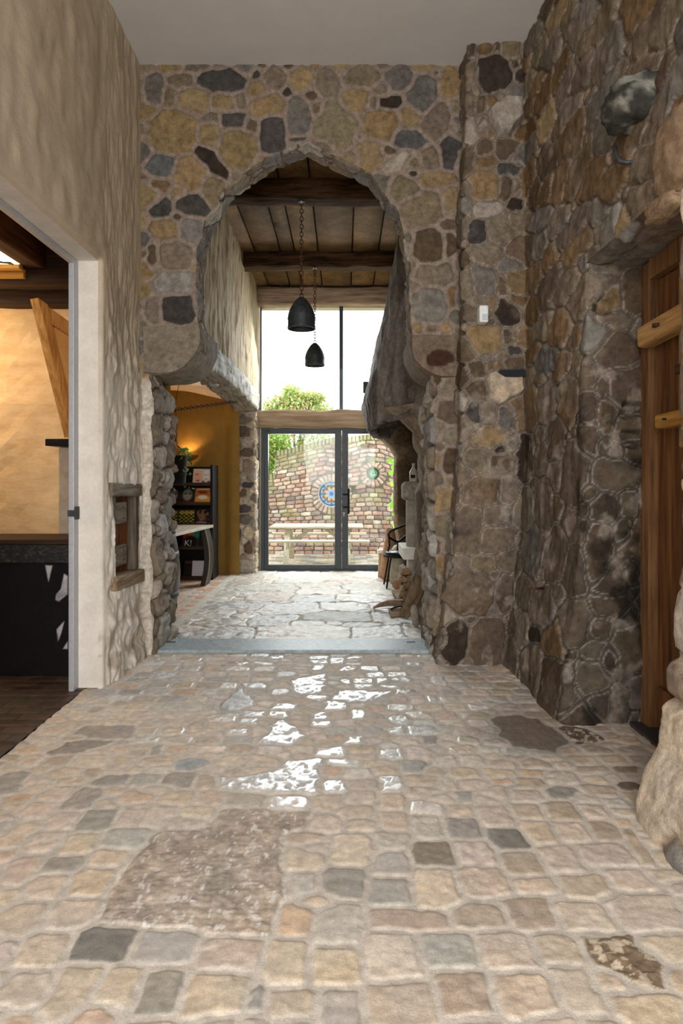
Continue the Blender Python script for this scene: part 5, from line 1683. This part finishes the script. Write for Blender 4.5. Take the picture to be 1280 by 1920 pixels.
def paint(*layers):
    """layers: (colour, mask function of u, v)"""
    def f(A, B):
        C = np.zeros(A.shape + (3,)) + np.array(lin(layers[0]))
        for c, fn in layers[1:]:
            k = np.clip(fn(A, B), 0, 1)[..., None]
            C = C * (1 - k) + np.array(lin(c)) * k
        return C
    return f


def el(u, v, a, b, s=0.25):
    return lambda A, B: 1 - sstep(1 - s, 1 + s, np.hypot((A - u) / a, (B - v) / b))


def rc(u0, u1, v0, v1):
    return lambda A, B: ((A > u0) & (A < u1) & (B > v0) & (B < v1)) * 1.0


face_grey = paint((206, 204, 204), ((60, 58, 58), el(0.5, 0.06, 0.55, 0.16)), ((226, 222, 220), el(0.5, 0.5, 0.32, 0.42)), ((120, 116, 116), el(0.36, 0.6, 0.09, 0.035)), ((120, 116, 116), el(0.66, 0.6, 0.09, 0.035)), ((130, 110, 110), el(0.5, 0.3, 0.12, 0.035)), ((40, 38, 38), rc(0, 1, 0.94, 1)))
face_warm = paint((214, 200, 190), ((226, 176, 156), el(0.6, 0.55, 0.5, 0.42)), ((170, 110, 96), el(0.4, 0.62, 0.18, 0.05)), ((180, 70, 64), el(0.5, 0.2, 0.2, 0.06)))
mono = paint((36, 34, 34), ((150, 146, 142), el(0.52, 0.55, 0.3, 0.38)), ((30, 28, 28), el(0.4, 0.62, 0.1, 0.05)), ((30, 28, 28), el(0.68, 0.62, 0.1, 0.05)), ((120, 40, 36), rc(0, 1, 0, 0.08)))
orange = paint((188, 110, 52), ((222, 160, 60), rc(0, 1, 0, 0.4)), ((238, 226, 206), el(0.5, 0.38, 0.32, 0.14)), ((140, 52, 36), el(0.5, 0.72, 0.3, 0.1)), ((236, 210, 170), rc(0.1, 0.9, 0.88, 0.96)))
lime = paint((30, 30, 18), ((196, 196, 70), lambda A, B: (np.sin(A * 22) * np.sin(B * 26) > 0.1) * 0.8), ((190, 160, 90), rc(0, 1, 0.72, 0.88)))
dark = paint((26, 22, 22), ((150, 110, 76), lambda A, B: (fbm(A * 6, B * 6, 3, 3) > 0.22) * 0.8), ((196, 160, 160), rc(0.1, 0.8, 0.08, 0.13)))
colour = paint((60, 40, 40), ((200, 60, 56), el(0.3, 0.75, 0.3, 0.3)), ((230, 160, 60), el(0.55, 0.72, 0.2, 0.2)), ((50, 160, 150), el(0.85, 0.78, 0.22, 0.3)), ((16, 14, 14), el(0.5, 0.3, 0.42, 0.35)))
black = paint((24, 22, 22), ((150, 40, 40), rc(0.1, 0.9, 0.85, 0.93)))
sheets = paint((214, 210, 222), ((196, 192, 206), lambda A, B: (np.sin(B * 40) > 0.6) * 0.6))
magazine(-2.075, -1.935, 0, 'magazine with a warm close-up face beside the hanging plant, top shelf of the rack', face_warm)
magazine(-1.95, -1.83, 0, 'magazine with a pale grey portrait, last on the top shelf of the rack', face_grey, y0=8.748)
magazine(-2.42, -2.26, 1, 'dark portrait magazine next to the stone jamb, second shelf of the rack', mono)
magazine(-2.26, -2.05, 1, 'dark portrait magazine beside the orange one, second shelf of the rack', mono)
magazine(-2.045, -1.835, 1, 'orange and yellow magazine, last on the second shelf of the rack', orange, y0=8.748)
magazine(-2.50, -2.29, 2, 'lime and black patterned magazine near the stone jamb, third shelf', lime)
magazine(-2.275, -2.055, 2, 'lime and black patterned magazine beside the dark one, third shelf', lime)
magazine(-2.045, -1.84, 2, 'dark magazine with a gold figure, last on the third shelf', dark)
t, g_ = magazine(-2.22, -1.995, 3, 'colourful magazine with the large white letters K!, below the tabletop', colour)
x0, x1, y0, zb, hh, sn, cs = g_
cu = bpy.data.curves.new('lettering', 'FONT')
cu.body = 'K!'
cu.size = 0.115
cu.extrude = 0.0005
tmp = bpy.data.objects.new('lettering_curve', cu)
COL.objects.link(tmp)
dg = bpy.context.evaluated_depsgraph_get()
me = bpy.data.meshes.new_from_object(tmp.evaluated_get(dg))
bpy.data.objects.remove(tmp)
me.materials.clear()
me.materials.append(M['white'])
lt = bpy.data.objects.new('lettering', me)
COL.objects.link(lt)
lt.parent = t
lt.location = (x0 + 0.03 - 0.5 * (x0 + x1), -0.006 + 0.02 * sn, 0.02)
lt.rotation_euler = (math.radians(90) - 0.35, 0, 0)
magazine(-1.985, -1.86, 3, 'black magazine beside the colourful one, below the tabletop', black)
magazine(-2.20, -2.085, 4, 'black booklet beside the white sheets, bottom shelf of the rack', black)
t, g_ = magazine(-2.085, -1.88, 4, 'stack of white printed sheets on the bottom shelf of the rack', sheets, lean=0.25)

# hanging planter
PX, PY = -1.84, 7.0
pl = thing('hanging_planter', 'dark pot with trailing green plant hanging on a chain in the alcove', 'plant', (PX, PY, 1.33))
MB().lathe((PX, PY, 1.33), [(0, 0), (0.10, 0), (0.105, 0.01), (0.122, 0.30), (0.126, 0.305), (0.115, 0.31), (0.105, 0.28), (0, 0.27)], 28).build('pot', M['black'], pl, smooth=True)
ar = MB()
top = (PX, PY, 1.76)
for k in range(3):
    a = 2 * math.pi * k / 3 + 0.4
    ar.tube([(PX + 0.115 * math.cos(a), PY + 0.115 * math.sin(a), 1.635), (PX + 0.06 * math.cos(a), PY + 0.06 * math.sin(a), 1.71), top], 0.005, 6)
ar.build('hanger', M['rust'], pl, smooth=True)
chain(MB(), (PX, PY, 1.755), (PX, PY, 2.06), 0.06, 0.014, 0.0045).build('chain', M['rust'], pl, smooth=True)
MB().tube([(PX, PY, 2.05), (PX, PY, 2.25), (PX + 0.03, PY, 2.4), (PX - 0.02, PY, 2.60)], 0.0035, 6).build('cord', M['rust'], pl, smooth=True)


def leaves(n, sampler, size, cols, seed, aspect=0.6, droop=0.3):
    rng = np.random.RandomState(seed)
    C0 = sampler(rng, n)
    th = rng.uniform(0, 2 * math.pi, n)
    ph = np.arccos(rng.uniform(-1, 1, n))
    d = np.stack([np.cos(th) * np.sin(ph), np.sin(th) * np.sin(ph), np.cos(ph) - droop], 1)
    d /= np.linalg.norm(d, axis=1)[:, None]
    r = rng.normal(size=(n, 3))
    s = np.cross(d, r)
    s /= np.linalg.norm(s, axis=1)[:, None] + 1e-9
    L = size * rng.uniform(0.6, 1.3, n)[:, None]
    nn = np.cross(d, s)
    V = np.stack([C0, C0 + d * L * 0.5 + s * L * aspect * 0.5 + nn * L * 0.08, C0 + d * L, C0 + d * L * 0.5 - s * L * aspect * 0.5 + nn * L * 0.08], 1)
    cc = np.array([lin(c) for c in cols])[rng.randint(len(cols), size=n)] * rng.uniform(0.7, 1.2, (n, 1))
    return V, cc


def leaf_obj(name, V, cc, parent):
    g = GM()
    n = len(V)
    g.V.append(V.reshape(-1, 3))
    g.F.append(np.arange(n * 4).reshape(n, 4))
    g.C.append(np.repeat(cc, 4, 0))
    g.R.append(np.full(n * 4, 0.5))
    g.n = n * 4
    return g.build(name, M['leaf'], parent, smooth=False)


def pot_leaf(rng, n):
    a = rng.uniform(0, 2 * math.pi, n)
    k = rng.rand(n)
    r = 0.10 + 0.09 * rng.rand(n)
    z = np.where(k < 0.45, 1.63 + 0.07 * rng.rand(n), 1.6 - 0.33 * rng.rand(n) ** 1.5)
    return np.stack([PX + r * np.cos(a), PY + r * np.sin(a), z], 1)


V, cc = leaves(90, pot_leaf, 0.055, [(60, 110, 50), (40, 84, 40), (96, 140, 60), (150, 160, 60)], 3, 0.7, 0.5)
leaf_obj('foliage', V, cc, pl)
# chain across the alcove
o = chain(MB(), gp(452, 752, 8.6), gp(290, 774, 6.9), 0.075, 0.018, 0.006).build('wall_chain', M['rust'], smooth=True)
props(o, 'rusty iron chain slung from the timber lintel across the alcove', 'chain')
# small silver sensor under the timber
o = MB().box(gx(395, 7.1), gx(410, 7.1), 6.98, 7.12, gz(724, 7.1), gz(716, 7.1)).build('lintel_sensor', M['alu'], bevel=0.006)
props(o, 'small silver sensor box under the timber lintel', 'sensor')
# wall uplight in the alcove
GX, GZ = gx(352, 9.2), gz(853, 9.2)
sc2 = thing('wall_uplight', 'half-bowl wall lamp throwing a warm glow up the ochre alcove wall', 'lamp', (GX, 9.2, GZ - 0.1))
MB().add([(GX + 0.15 * math.cos(a) * r, 9.26 - 0.13 * math.sin(a) * r, GZ + z) for r, z in ((0.25, -0.09), (0.7, -0.06), (1.0, 0.0)) for a in [math.pi * k / 12 for k in range(13)]],
         [(r * 13 + k, r * 13 + k + 1, r * 13 + k + 14, r * 13 + k + 13) for r in range(2) for k in range(12)]).build('bowl', M['ochre'], sc2, smooth=True)
bb = MB().lathe((GX, 9.2, GZ - 0.06), [(0, 0), (0.02, 0.01), (0.025, 0.03), (0, 0.05)], 12).build('bulb', mat_emit('warm_bulb', (255, 190, 110), 25), sc2)
up = lamp('uplight_glow', 'SPOT', (GX, 9.19, GZ - 0.02), 14, (1.0, 0.62, 0.28), (math.radians(172), 0, 0), radius=0.03)
up.data.spot_size = math.radians(120)
up.data.spot_blend = 0.6

# ---------------------------------------------------------------- warm side room
mb = MB().box(-5.0, -1.8, 5.5, 5.6, 0, 3.4)
o = mb.build('wall_side_room', M['warmwall'], subdiv=5, rough=0.05, rough_scale=3)
props(o, kind='structure')
o = MB().box(-5.1, -4.95, 0.8, 5.6, 0, 3.4).box(-5.0, -1.8, 0.8, 0.95, 0, 3.4).build('wall_side_room_far', M['warmwall'])
props(o, kind='structure')
o = MB().box(-5.1, -1.80, 0.8, 5.6, 3.31, 3.42).build('ceiling_side_room', mat_noise('tarred_boards', (34, 22, 14), (56, 36, 22), 0.8, 8, 0.2, stretch=(6, 0.6, 1)))
props(o, kind='structure')
for lab, x0, x1, y0, y1, z0, z1, mt in (('dark brown ceiling beam running along the lit roof pane in the side room', -2.50, -2.35, 1.0, 5.05, 3.04, 3.32, 'darkbeam_y'),
                                    ('dark cross beam in the side room just behind the lit roof pane', -4.9, -1.82, 5.07, 5.2, 2.93, 3.32, 'darkbeam'),
                                    ('blackened wall beam along the top of the warm plaster wall', -4.95, -1.82, 5.34, 5.49, 2.85, 3.32, 'darkbeam')):
    o = MB().box(x0, x1, y0, y1, z0, z1).build('ceiling_beam', M[mt], subdiv=4, rough=0.02, rough_scale=4, smooth=True)
    props(o, lab, 'beam', 'ceiling beams of the side room')
sk = thing('roof_light', 'glowing leaded roof pane in a yellow timber frame, side room ceiling', 'skylight', (-3.1, 4.3, 3.0))
MB().box(-3.9, -2.52, 4.96, 5.02, 3.02, 3.09).box(-3.9, -2.52, 5.03, 5.065, 2.97, 3.04).build('frame', mat_wood('yellow_pine', (168, 116, 44), (214, 164, 84), 'x', 3), sk)
MB().box(-3.9, -2.51, 3.6, 4.955, 3.05, 3.06).build('pane', mat_emit('lit_milk_glass', (255, 244, 214), 2.2), sk)
cm = MB()
for a, b in (((-3.9, 4.5), (-2.55, 4.92)), ((-3.7, 4.0), (-2.55, 4.94)), ((-3.2, 4.94), (-2.55, 4.4)), ((-3.9, 4.8), (-2.55, 4.9))):
    cm.bar((a[0], a[1], 3.044), (b[0], b[1], 3.044), 0.012, 0.008)
cm.build('lead_came', M['iron'], sk)

pn = thing('framed_panel', 'timber-framed tan board leaning out above the dark mantel in the side room', 'panel', (-2.3, 5.0, 1.66))
TL, BL, TR, BR = gp(62, 560, 4.75), gp(126, 820, 5.02), gp(165, 632, 5.25), gp(190, 815, 5.3)
ux, n_ = (TR - TL), (TR - TL).cross(BL - TL).normalized()


def quad(a, b, c, d, t0, t1):
    return MB().prism([a, b, c, d], n_ * t0, n_ * t1)


def mix(u, v):
    return (TL * (1 - u) + TR * u) * (1 - v) + (BL * (1 - u) + BR * u) * v


pw_ = mat_wood('honey_frame', (150, 100, 46), (202, 152, 86), 'z', 4)
quad(mix(0, 0), mix(0.16, 0), mix(0.16, 1), mix(0, 1), -0.05, 0.03).build('frame_side', pw_, pn)
quad(mix(0.16, 0), mix(1, 0), mix(1, 0.13), mix(0.16, 0.13), -0.03, 0.03).build('frame_top', pw_, pn)
quad(mix(0.16, 0.12), mix(1, 0.12), mix(1, 1), mix(0.16, 1), -0.006, 0.006).build('board', mat_noise('tan_board', (196, 146, 84), (210, 162, 98), 0.7, 4, 0.1), pn)
mt_ = thing('side_mantel', 'dark mantel slab on a plastered post at the edge of the side room view', 'mantel', (-2.1, 5.1, 0))
MB().box(gx(95, 5.05), -1.83, 4.95, 5.35, gz(837, 5.05), gz(824, 5.05)).build('slab', M['black'], mt_, bevel=0.008)
MB().box(gx(119, 5.1), -1.83, 5.0, 5.35, 0, gz(838, 5.05) - 0.003).build('post', mat_noise('grey_plaster_post', (150, 136, 122), (180, 166, 150), 0.85, 6, 0.3), mt_, bevel=0.02)

tt = thing('dark_trestle_table', 'heavy black table with pale patches on its front board, in the warm side room', 'table', (-2.9, 4.8, 0))
MB().box(-4.2, -1.86, 4.47, 4.95, 0.93, 0.965).build('tabletop', mat_wood('dark_top', (38, 25, 15), (66, 44, 26), 'x', 3, 0.7), tt, bevel=0.005)
MB().box(-4.2, -1.86, 4.475, 4.52, 0.80, 0.928).build('apron', mat_noise('worn_black_apron', (22, 20, 20), (92, 88, 84), 0.6, 30, 0.3, stretch=(1, 1, 2), lo=0.5, hi=0.85), tt, bevel=0.004)


def cutpanel(x0, x1, y, holes):
    """black front board with pale hide-like patches"""
    g = GM()
    us, vs = spacing(x0, x1, 0.006), spacing(0, 0.80, 0.006)
    A, B = np.meshgrid(us, vs, indexing='ij')
    C = np.zeros(A.shape + (3,)) + np.array(lin((15, 13, 12)))
    for h in holes:
        k = 1 - sstep(-0.004, 0.004, poly_dist(A, B, h)[0])[..., None]
        C = C * (1 - k) + np.array(lin((186, 180, 184))) * k
    P = np.stack([A, np.full_like(A, y), B], -1)
    g.grid(P, C, 0.7)
    o = g.build('trestle', M['plank'], tt)
    s = o.modifiers.new('thickness', 'SOLIDIFY')
    s.thickness = 0.05
    s.offset = 1
    return o


def hl(*q):
    return [(gx(a, 4.56), gz(b, 4.56)) for a, b in q]


cutpanel(-4.2, -1.86, 4.56, [hl((91, 1058), (104, 1059), (97, 1088)), hl((126, 1074), (132, 1078), (132, 1112), (116, 1125), (110, 1122), (111, 1112), (120, 1102)),
                             hl((126, 1162), (120, 1185), (115, 1199), (112, 1177)), hl((132, 1200), (124, 1213), (132, 1213))])

# ---------------------------------------------------------------- garden
tile_floor('paving_garden', -4.5, 5.0, 9.75, 13.1, 0.24, 0.16, 'SPOKE', (150, 150, 110), 0.022, (0.6, 0.8), 91, -0.115)
YW = 12.8
us, vs = spacing(-3.2, 3.4, 0.0125), spacing(-0.13, 2.4, 0.0115)
w = Mas(us, vs, 0.01, 10, 95)
WT = [(-3.3, 1.42), (-1.45, 1.46), (-1.39, 1.5), (-1.36, 1.93), (-1.25, 1.94), (-0.9, 2.02), (-0.45, 2.14), (-0.15, 2.22), (0.1, 2.20), (0.3, 2.235), (0.5, 2.26), (0.7, 2.25), (0.9, 2.15), (1.3, 2.05), (1.8, 2.1), (3.5, 2.2)]
SW = [(-3.3, -0.02), (-1.4, -0.10), (-0.4, 0.10), (0.1, 0.02), (0.45, 0.10), (0.75, 0.08), (1.2, -0.06), (3.5, 0.0)]


def wav(u, v):
    return v - np.interp(u, [a for a, b in SW], [b for a, b in SW]) * np.clip((v - 0.35) / 1.2, 0, 1.3)


w.Vw = w.Vw + (wav(w.U, w.V) - w.V)
circ = [(-0.256, 1.07, 0.262), (0.576, 1.475, 0.128)]
for (cx, cz, r) in circ:
    nb = int(2 * math.pi * (r + 0.09) / 0.085)
    for k in range(nb):
        a = 2 * math.pi * k / nb
        u_, v_ = cx + (r + 0.075) * math.cos(a), cz + (r + 0.075) * math.sin(a)
        w.add(u_, float(wav(u_, v_)), 0.13, 0.072, a, 5, lin(w.rng.choice([0]) * 0 + np.array([176, 152, 136]) + w.rng.uniform(-18, 18)), 0.85, 0.9, 0, 0.05)
BR = [(184, 156, 142), (172, 140, 126), (192, 166, 146), (160, 142, 134), (176, 150, 132), (198, 184, 168), (146, 126, 118), (166, 130, 114)]


def brick_ok(u, v):
    return all(math.hypot(u - cx, v - (cz)) > r + 0.17 for cx, cz, r in circ)


v, r = -0.13, 0
while v < 2.5:
    u = -3.3 - (0.09 if r % 2 else 0)
    soldier = 0.30 < v < 0.36
    hh = 0.17 if soldier else 0.083
    while u < 3.5:
        wd = w.rng.uniform(0.068, 0.08) if soldier else w.rng.uniform(0.15, 0.21)
        vv_ = v + hh / 2
        if brick_ok(u + wd / 2, vv_ + float(np.interp(u, [a for a, b in SW], [b for a, b in SW])) * np.clip((vv_ - 0.35) / 1.2, 0, 1.3)):
            c = np.array(BR[w.rng.randint(len(BR))]) + w.rng.uniform(-14, 14)
            w.add(u + wd / 2, vv_, wd - 0.014, hh - 0.014, w.rng.uniform(-0.03, 0.03), 5, lin(np.clip(c, 10, 250)), 0.85, w.rng.uniform(0.7, 1.1), 0, 0.05)
        u += wd
    v += hh
    r += 1
H, stone, col, ro, rel, ii = w.solve(0.016, 0.006, 0.016, 0.1)
U, V = w.U, w.V
topz = interp(U, WT)
cap = (topz - V < 0.11)
capc = (np.floor(U / 0.075) * 12.9898) % 1.0
C = finish_cols(stone, col, lin((104, 98, 82)), U, V, 0.15, 12, 4)
gap = np.abs(U / 0.075 - np.round(U / 0.075)) < 0.1
cc_ = np.array(lin((168, 158, 126))) * (0.7 + 0.5 * capc[..., None])
C = np.where(cap[..., None], np.where(gap[..., None], np.array(lin((98, 94, 74))), cc_), C)
H = np.where(cap, np.where(gap, 0.3, 1.6), H)
moss = sstep(0.1, 0.4, fbm(U * 3, V * 3, 5, 4) + 0.5 * sstep(0.5, 0.1, topz - V) - 0.1) * 0.4
C = C + (np.array(lin((150, 156, 104))) - C) * moss[..., None]
inside = V > topz
ring = np.zeros(U.shape, bool)
for (cx, cz, r) in circ:
    ring |= np.hypot(U - cx, V - cz) < r
kp = ~(inside[:-1, :-1] & inside[1:, :-1] & inside[1:, 1:] & inside[:-1, 1:])
kp &= ~(ring[:-1, :-1] & ring[1:, :-1] & ring[1:, 1:] & ring[:-1, 1:])
foot = 0.16 * (1 - sstep(0.20, 0.235, V))
P = np.stack([U, YW - 0.022 * H - foot, np.minimum(V, topz)], -1)
g = GM().grid(P, C, 0.85, kp)
Pb = P.copy()
Pb[..., 1] = YW + 0.22
g.grid(Pb, C, 0.85, kp, flip=True)
tu = us
tz_ = interp(tu, WT)
Pt = np.stack([np.stack([tu, np.full_like(tu, YW - 0.03), tz_], -1), np.stack([tu, np.full_like(tu, YW + 0.22), tz_], -1)], 1)
g.grid(Pt, lin((150, 150, 110)), 0.9)
o = g.build('wall_garden', M['brick'])
props(o, kind='structure')


def rose(cx, cz, r, label, big):
    t = thing('stained_glass_window', label, 'stained glass window', (cx, YW, cz - r), 'round stained glass windows in the garden wall')
    t['kind'] = 'thing'
    n, m = 40, 97
    rr_, th = np.linspace(0.001, 1, n), np.linspace(0, 2 * math.pi, m)
    A, B = np.meshgrid(rr_, th, indexing='ij')
    P = np.stack([cx + r * 0.97 * A * np.cos(B), np.full_like(A, YW + 0.03), cz + r * 0.97 * A * np.sin(B)], -1)
    C = np.zeros(A.shape + (3,))

    def ly(c, mk):
        C[mk] = lin(c)
    ly((52, 70, 130), A >= 0)
    if big:
        pet = np.abs(np.sin(B * 4))
        ly((112, 150, 176), A < 0.86)
        ly((60, 120, 140), (A < 0.86) & (pet < 0.5))
        ly((130, 46, 50), A < 0.40 + 0.36 * pet)
        ly((196, 156, 70), A < 0.34 + 0.24 * pet)
        ly((128, 158, 190), A < 0.32 + 0.08 * pet)
        ly((70, 90, 150), A < 0.16)
        ly((30, 32, 36), (np.abs(A - 0.88) < 0.02) | (np.abs(A - (0.42 + 0.28 * pet)) < 0.015))
        ly((30, 32, 36), (np.abs(np.sin(B * 4 + 0.0)) < 0.06) & (A > 0.3))
    else:
        ly((40, 58, 70), A < 0.98)
        ly((120, 170, 80), A < 0.66)
        ly((40, 120, 130), A < 0.50)
        ly((160, 200, 90), A < 0.36)
        ly((40, 60, 120), A < 0.24)
        ly((20, 24, 30), (np.abs(A - 0.5) < 0.03) | ((np.abs(np.sin(B * 4)) < 0.09) & (A > 0.66)))
    GM().grid(P, C, 0.25, flip=True).build('glass', M['print'], t)
    MB().ring((cx, YW + 0.01, cz), r, r * 0.05 + 0.004, 'y', 40, 8).build('frame', M['slate'] if big else M['iron'], t, smooth=True)


rose(*circ[0], 'larger round stained glass window with petals in the garden brick wall', True)
rose(*circ[1], 'smaller round green and blue glass window in the garden brick wall', False)

# picnic table
pt = thing('picnic_table', 'weathered pale wooden picnic table with benches on the garden paving', 'picnic table', (-0.45, 11.3, -0.115))
G0 = -0.115
for k in range(4):
    MB().box(-1.27, 0.33, 10.95 + 0.185 * k, 10.95 + 0.185 * k + 0.17, 0.525, 0.56).build('table_board', M['pine'], pt, bevel=0.004)
for y0 in (10.5, 11.98):
    MB().box(-1.36, 0.42, y0, y0 + 0.22, 0.32, 0.355).build('bench_board', M['pine'], pt, bevel=0.004)
for x in (-0.98, 0.06):
    MB().bar((x, 10.72, G0), (x, 11.1, 0.52), 0.045, 0.09, (1, 0, 0)).build('leg', M['pine_leg'], pt)
    MB().bar((x, 11.98, G0), (x, 11.55, 0.52), 0.045, 0.09, (1, 0, 0)).build('leg', M['pine_leg'], pt)
    MB().box(x + 0.024, x + 0.06, 10.5, 12.2, 0.22, 0.318).build('bearer', M['pine_leg'], pt)
    s = 1 if x < -0.4 else -1
    MB().bar((x + 0.03 * s, 11.3, 0.24), (x + 0.42 * s, 11.3, 0.52), 0.04, 0.06).build('brace', M['pine_leg'], pt)


def ell(cs):
    def f(rng, n):
        cs_ = np.array(cs)
        k = rng.randint(len(cs_), size=n)
        d = rng.normal(size=(n, 3))
        d /= np.linalg.norm(d, axis=1)[:, None]
        r = rng.rand(n, 1) ** 0.45
        return cs_[k, :3] + d * r * cs_[k, 3:6]
    return f


tree = thing('maple_tree', 'yellow-green tree with reddish tips rising behind the garden wall', 'tree', (-1.1, 14.6, -0.1))
V, cc = leaves(9000, ell([(-1.1, 14.6, 2.5, 0.95, 0.7, 0.75), (-0.95, 14.6, 3.0, 0.5, 0.5, 0.42), (-1.2, 14.5, 3.2, 0.22, 0.3, 0.33), (-0.55, 14.6, 2.75, 0.4, 0.4, 0.35), (-1.55, 14.6, 2.9, 0.35, 0.3, 0.4), (-0.72, 14.5, 3.2, 0.3, 0.3, 0.12), (-1.9, 14.5, 2.3, 0.6, 0.5, 0.7), (-0.4, 14.6, 2.1, 0.8, 0.5, 0.4)]), 0.085,
               [(172, 192, 110), (196, 210, 132), (212, 218, 158), (150, 176, 100), (222, 178, 136), (188, 204, 122)], 5)
leaf_obj('crown', V, cc, tree)
tb_ = MB().tube([(-1.1, 14.6, -0.1), (-1.12, 14.6, 1.4), (-1.0, 14.6, 2.4)], [0.08, 0.06, 0.03], 10)
for e in ((-1.5, 14.5, 3.1), (-0.7, 14.6, 3.1), (-1.2, 14.5, 3.35)):
    tb_.tube([(-1.1, 14.6, 1.6), ((e[0] - 1.1) / 2, 14.6, 2.4), e], [0.04, 0.025, 0.008], 8)
tb_.build('trunk', M['greywood'], tree, smooth=True)
bush = thing('garden_bush', 'dense light green bush at the low end of the garden wall', 'bush', (-1.75, 13.6, -0.1))
V, cc = leaves(6500, ell([(-1.80, 13.65, 1.7, 0.52, 0.3, 0.65), (-1.53, 13.6, 2.1, 0.42, 0.25, 0.35), (-1.95, 13.6, 0.8, 0.45, 0.3, 0.8), (-1.68, 13.45, 1.75, 0.25, 0.15, 0.32)]), 0.075, [(168, 200, 100), (146, 182, 86), (196, 216, 124), (212, 190, 124), (126, 164, 80)], 9)
leaf_obj('foliage', V, cc, bush)
MB().tube([(-1.75, 13.6, -0.1), (-1.72, 13.6, 1.0), (-1.7, 13.6, 1.7)], [0.05, 0.04, 0.015], 8).build('stem', M['greywood'], bush, smooth=True)
vine = thing('fig_plant', 'bright green broad-leaved plant outside the doors beside the fireplace', 'plant', (0.93, 10.9, -0.1))
V, cc = leaves(60, ell([(0.90, 10.9, 1.70, 0.13, 0.15, 0.17), (0.90, 10.9, 1.42, 0.12, 0.12, 0.14), (0.92, 10.9, 0.95, 0.10, 0.1, 0.3), (0.86, 10.9, 0.62, 0.10, 0.1, 0.16), (0.98, 10.9, 1.2, 0.1, 0.1, 0.4)]), 0.17, [(150, 206, 60), (176, 220, 90), (130, 190, 60), (196, 226, 150)], 13, 0.75, 0.5)
leaf_obj('foliage', V, cc, vine)
MB().tube([(0.95, 10.9, -0.1), (0.97, 10.9, 0.8), (0.93, 10.9, 1.8)], [0.014, 0.011, 0.006], 8).tube([(0.93, 10.9, 1.75), (0.75, 10.85, 1.82), (0.6, 10.8, 1.88)], [0.006, 0.004, 0.003], 6).build('stem', M['pine_leg'], vine, smooth=True)
# lawn and hedge beyond the garden wall, so that the view ends in the ground
o = MB().box(-14, 14, 13.05, 40, -0.3, -0.12).build('ground_garden', mat_noise('grass_ground', (110, 132, 70), (140, 158, 92), 0.9, 4, 0.3))
props(o, kind='structure')
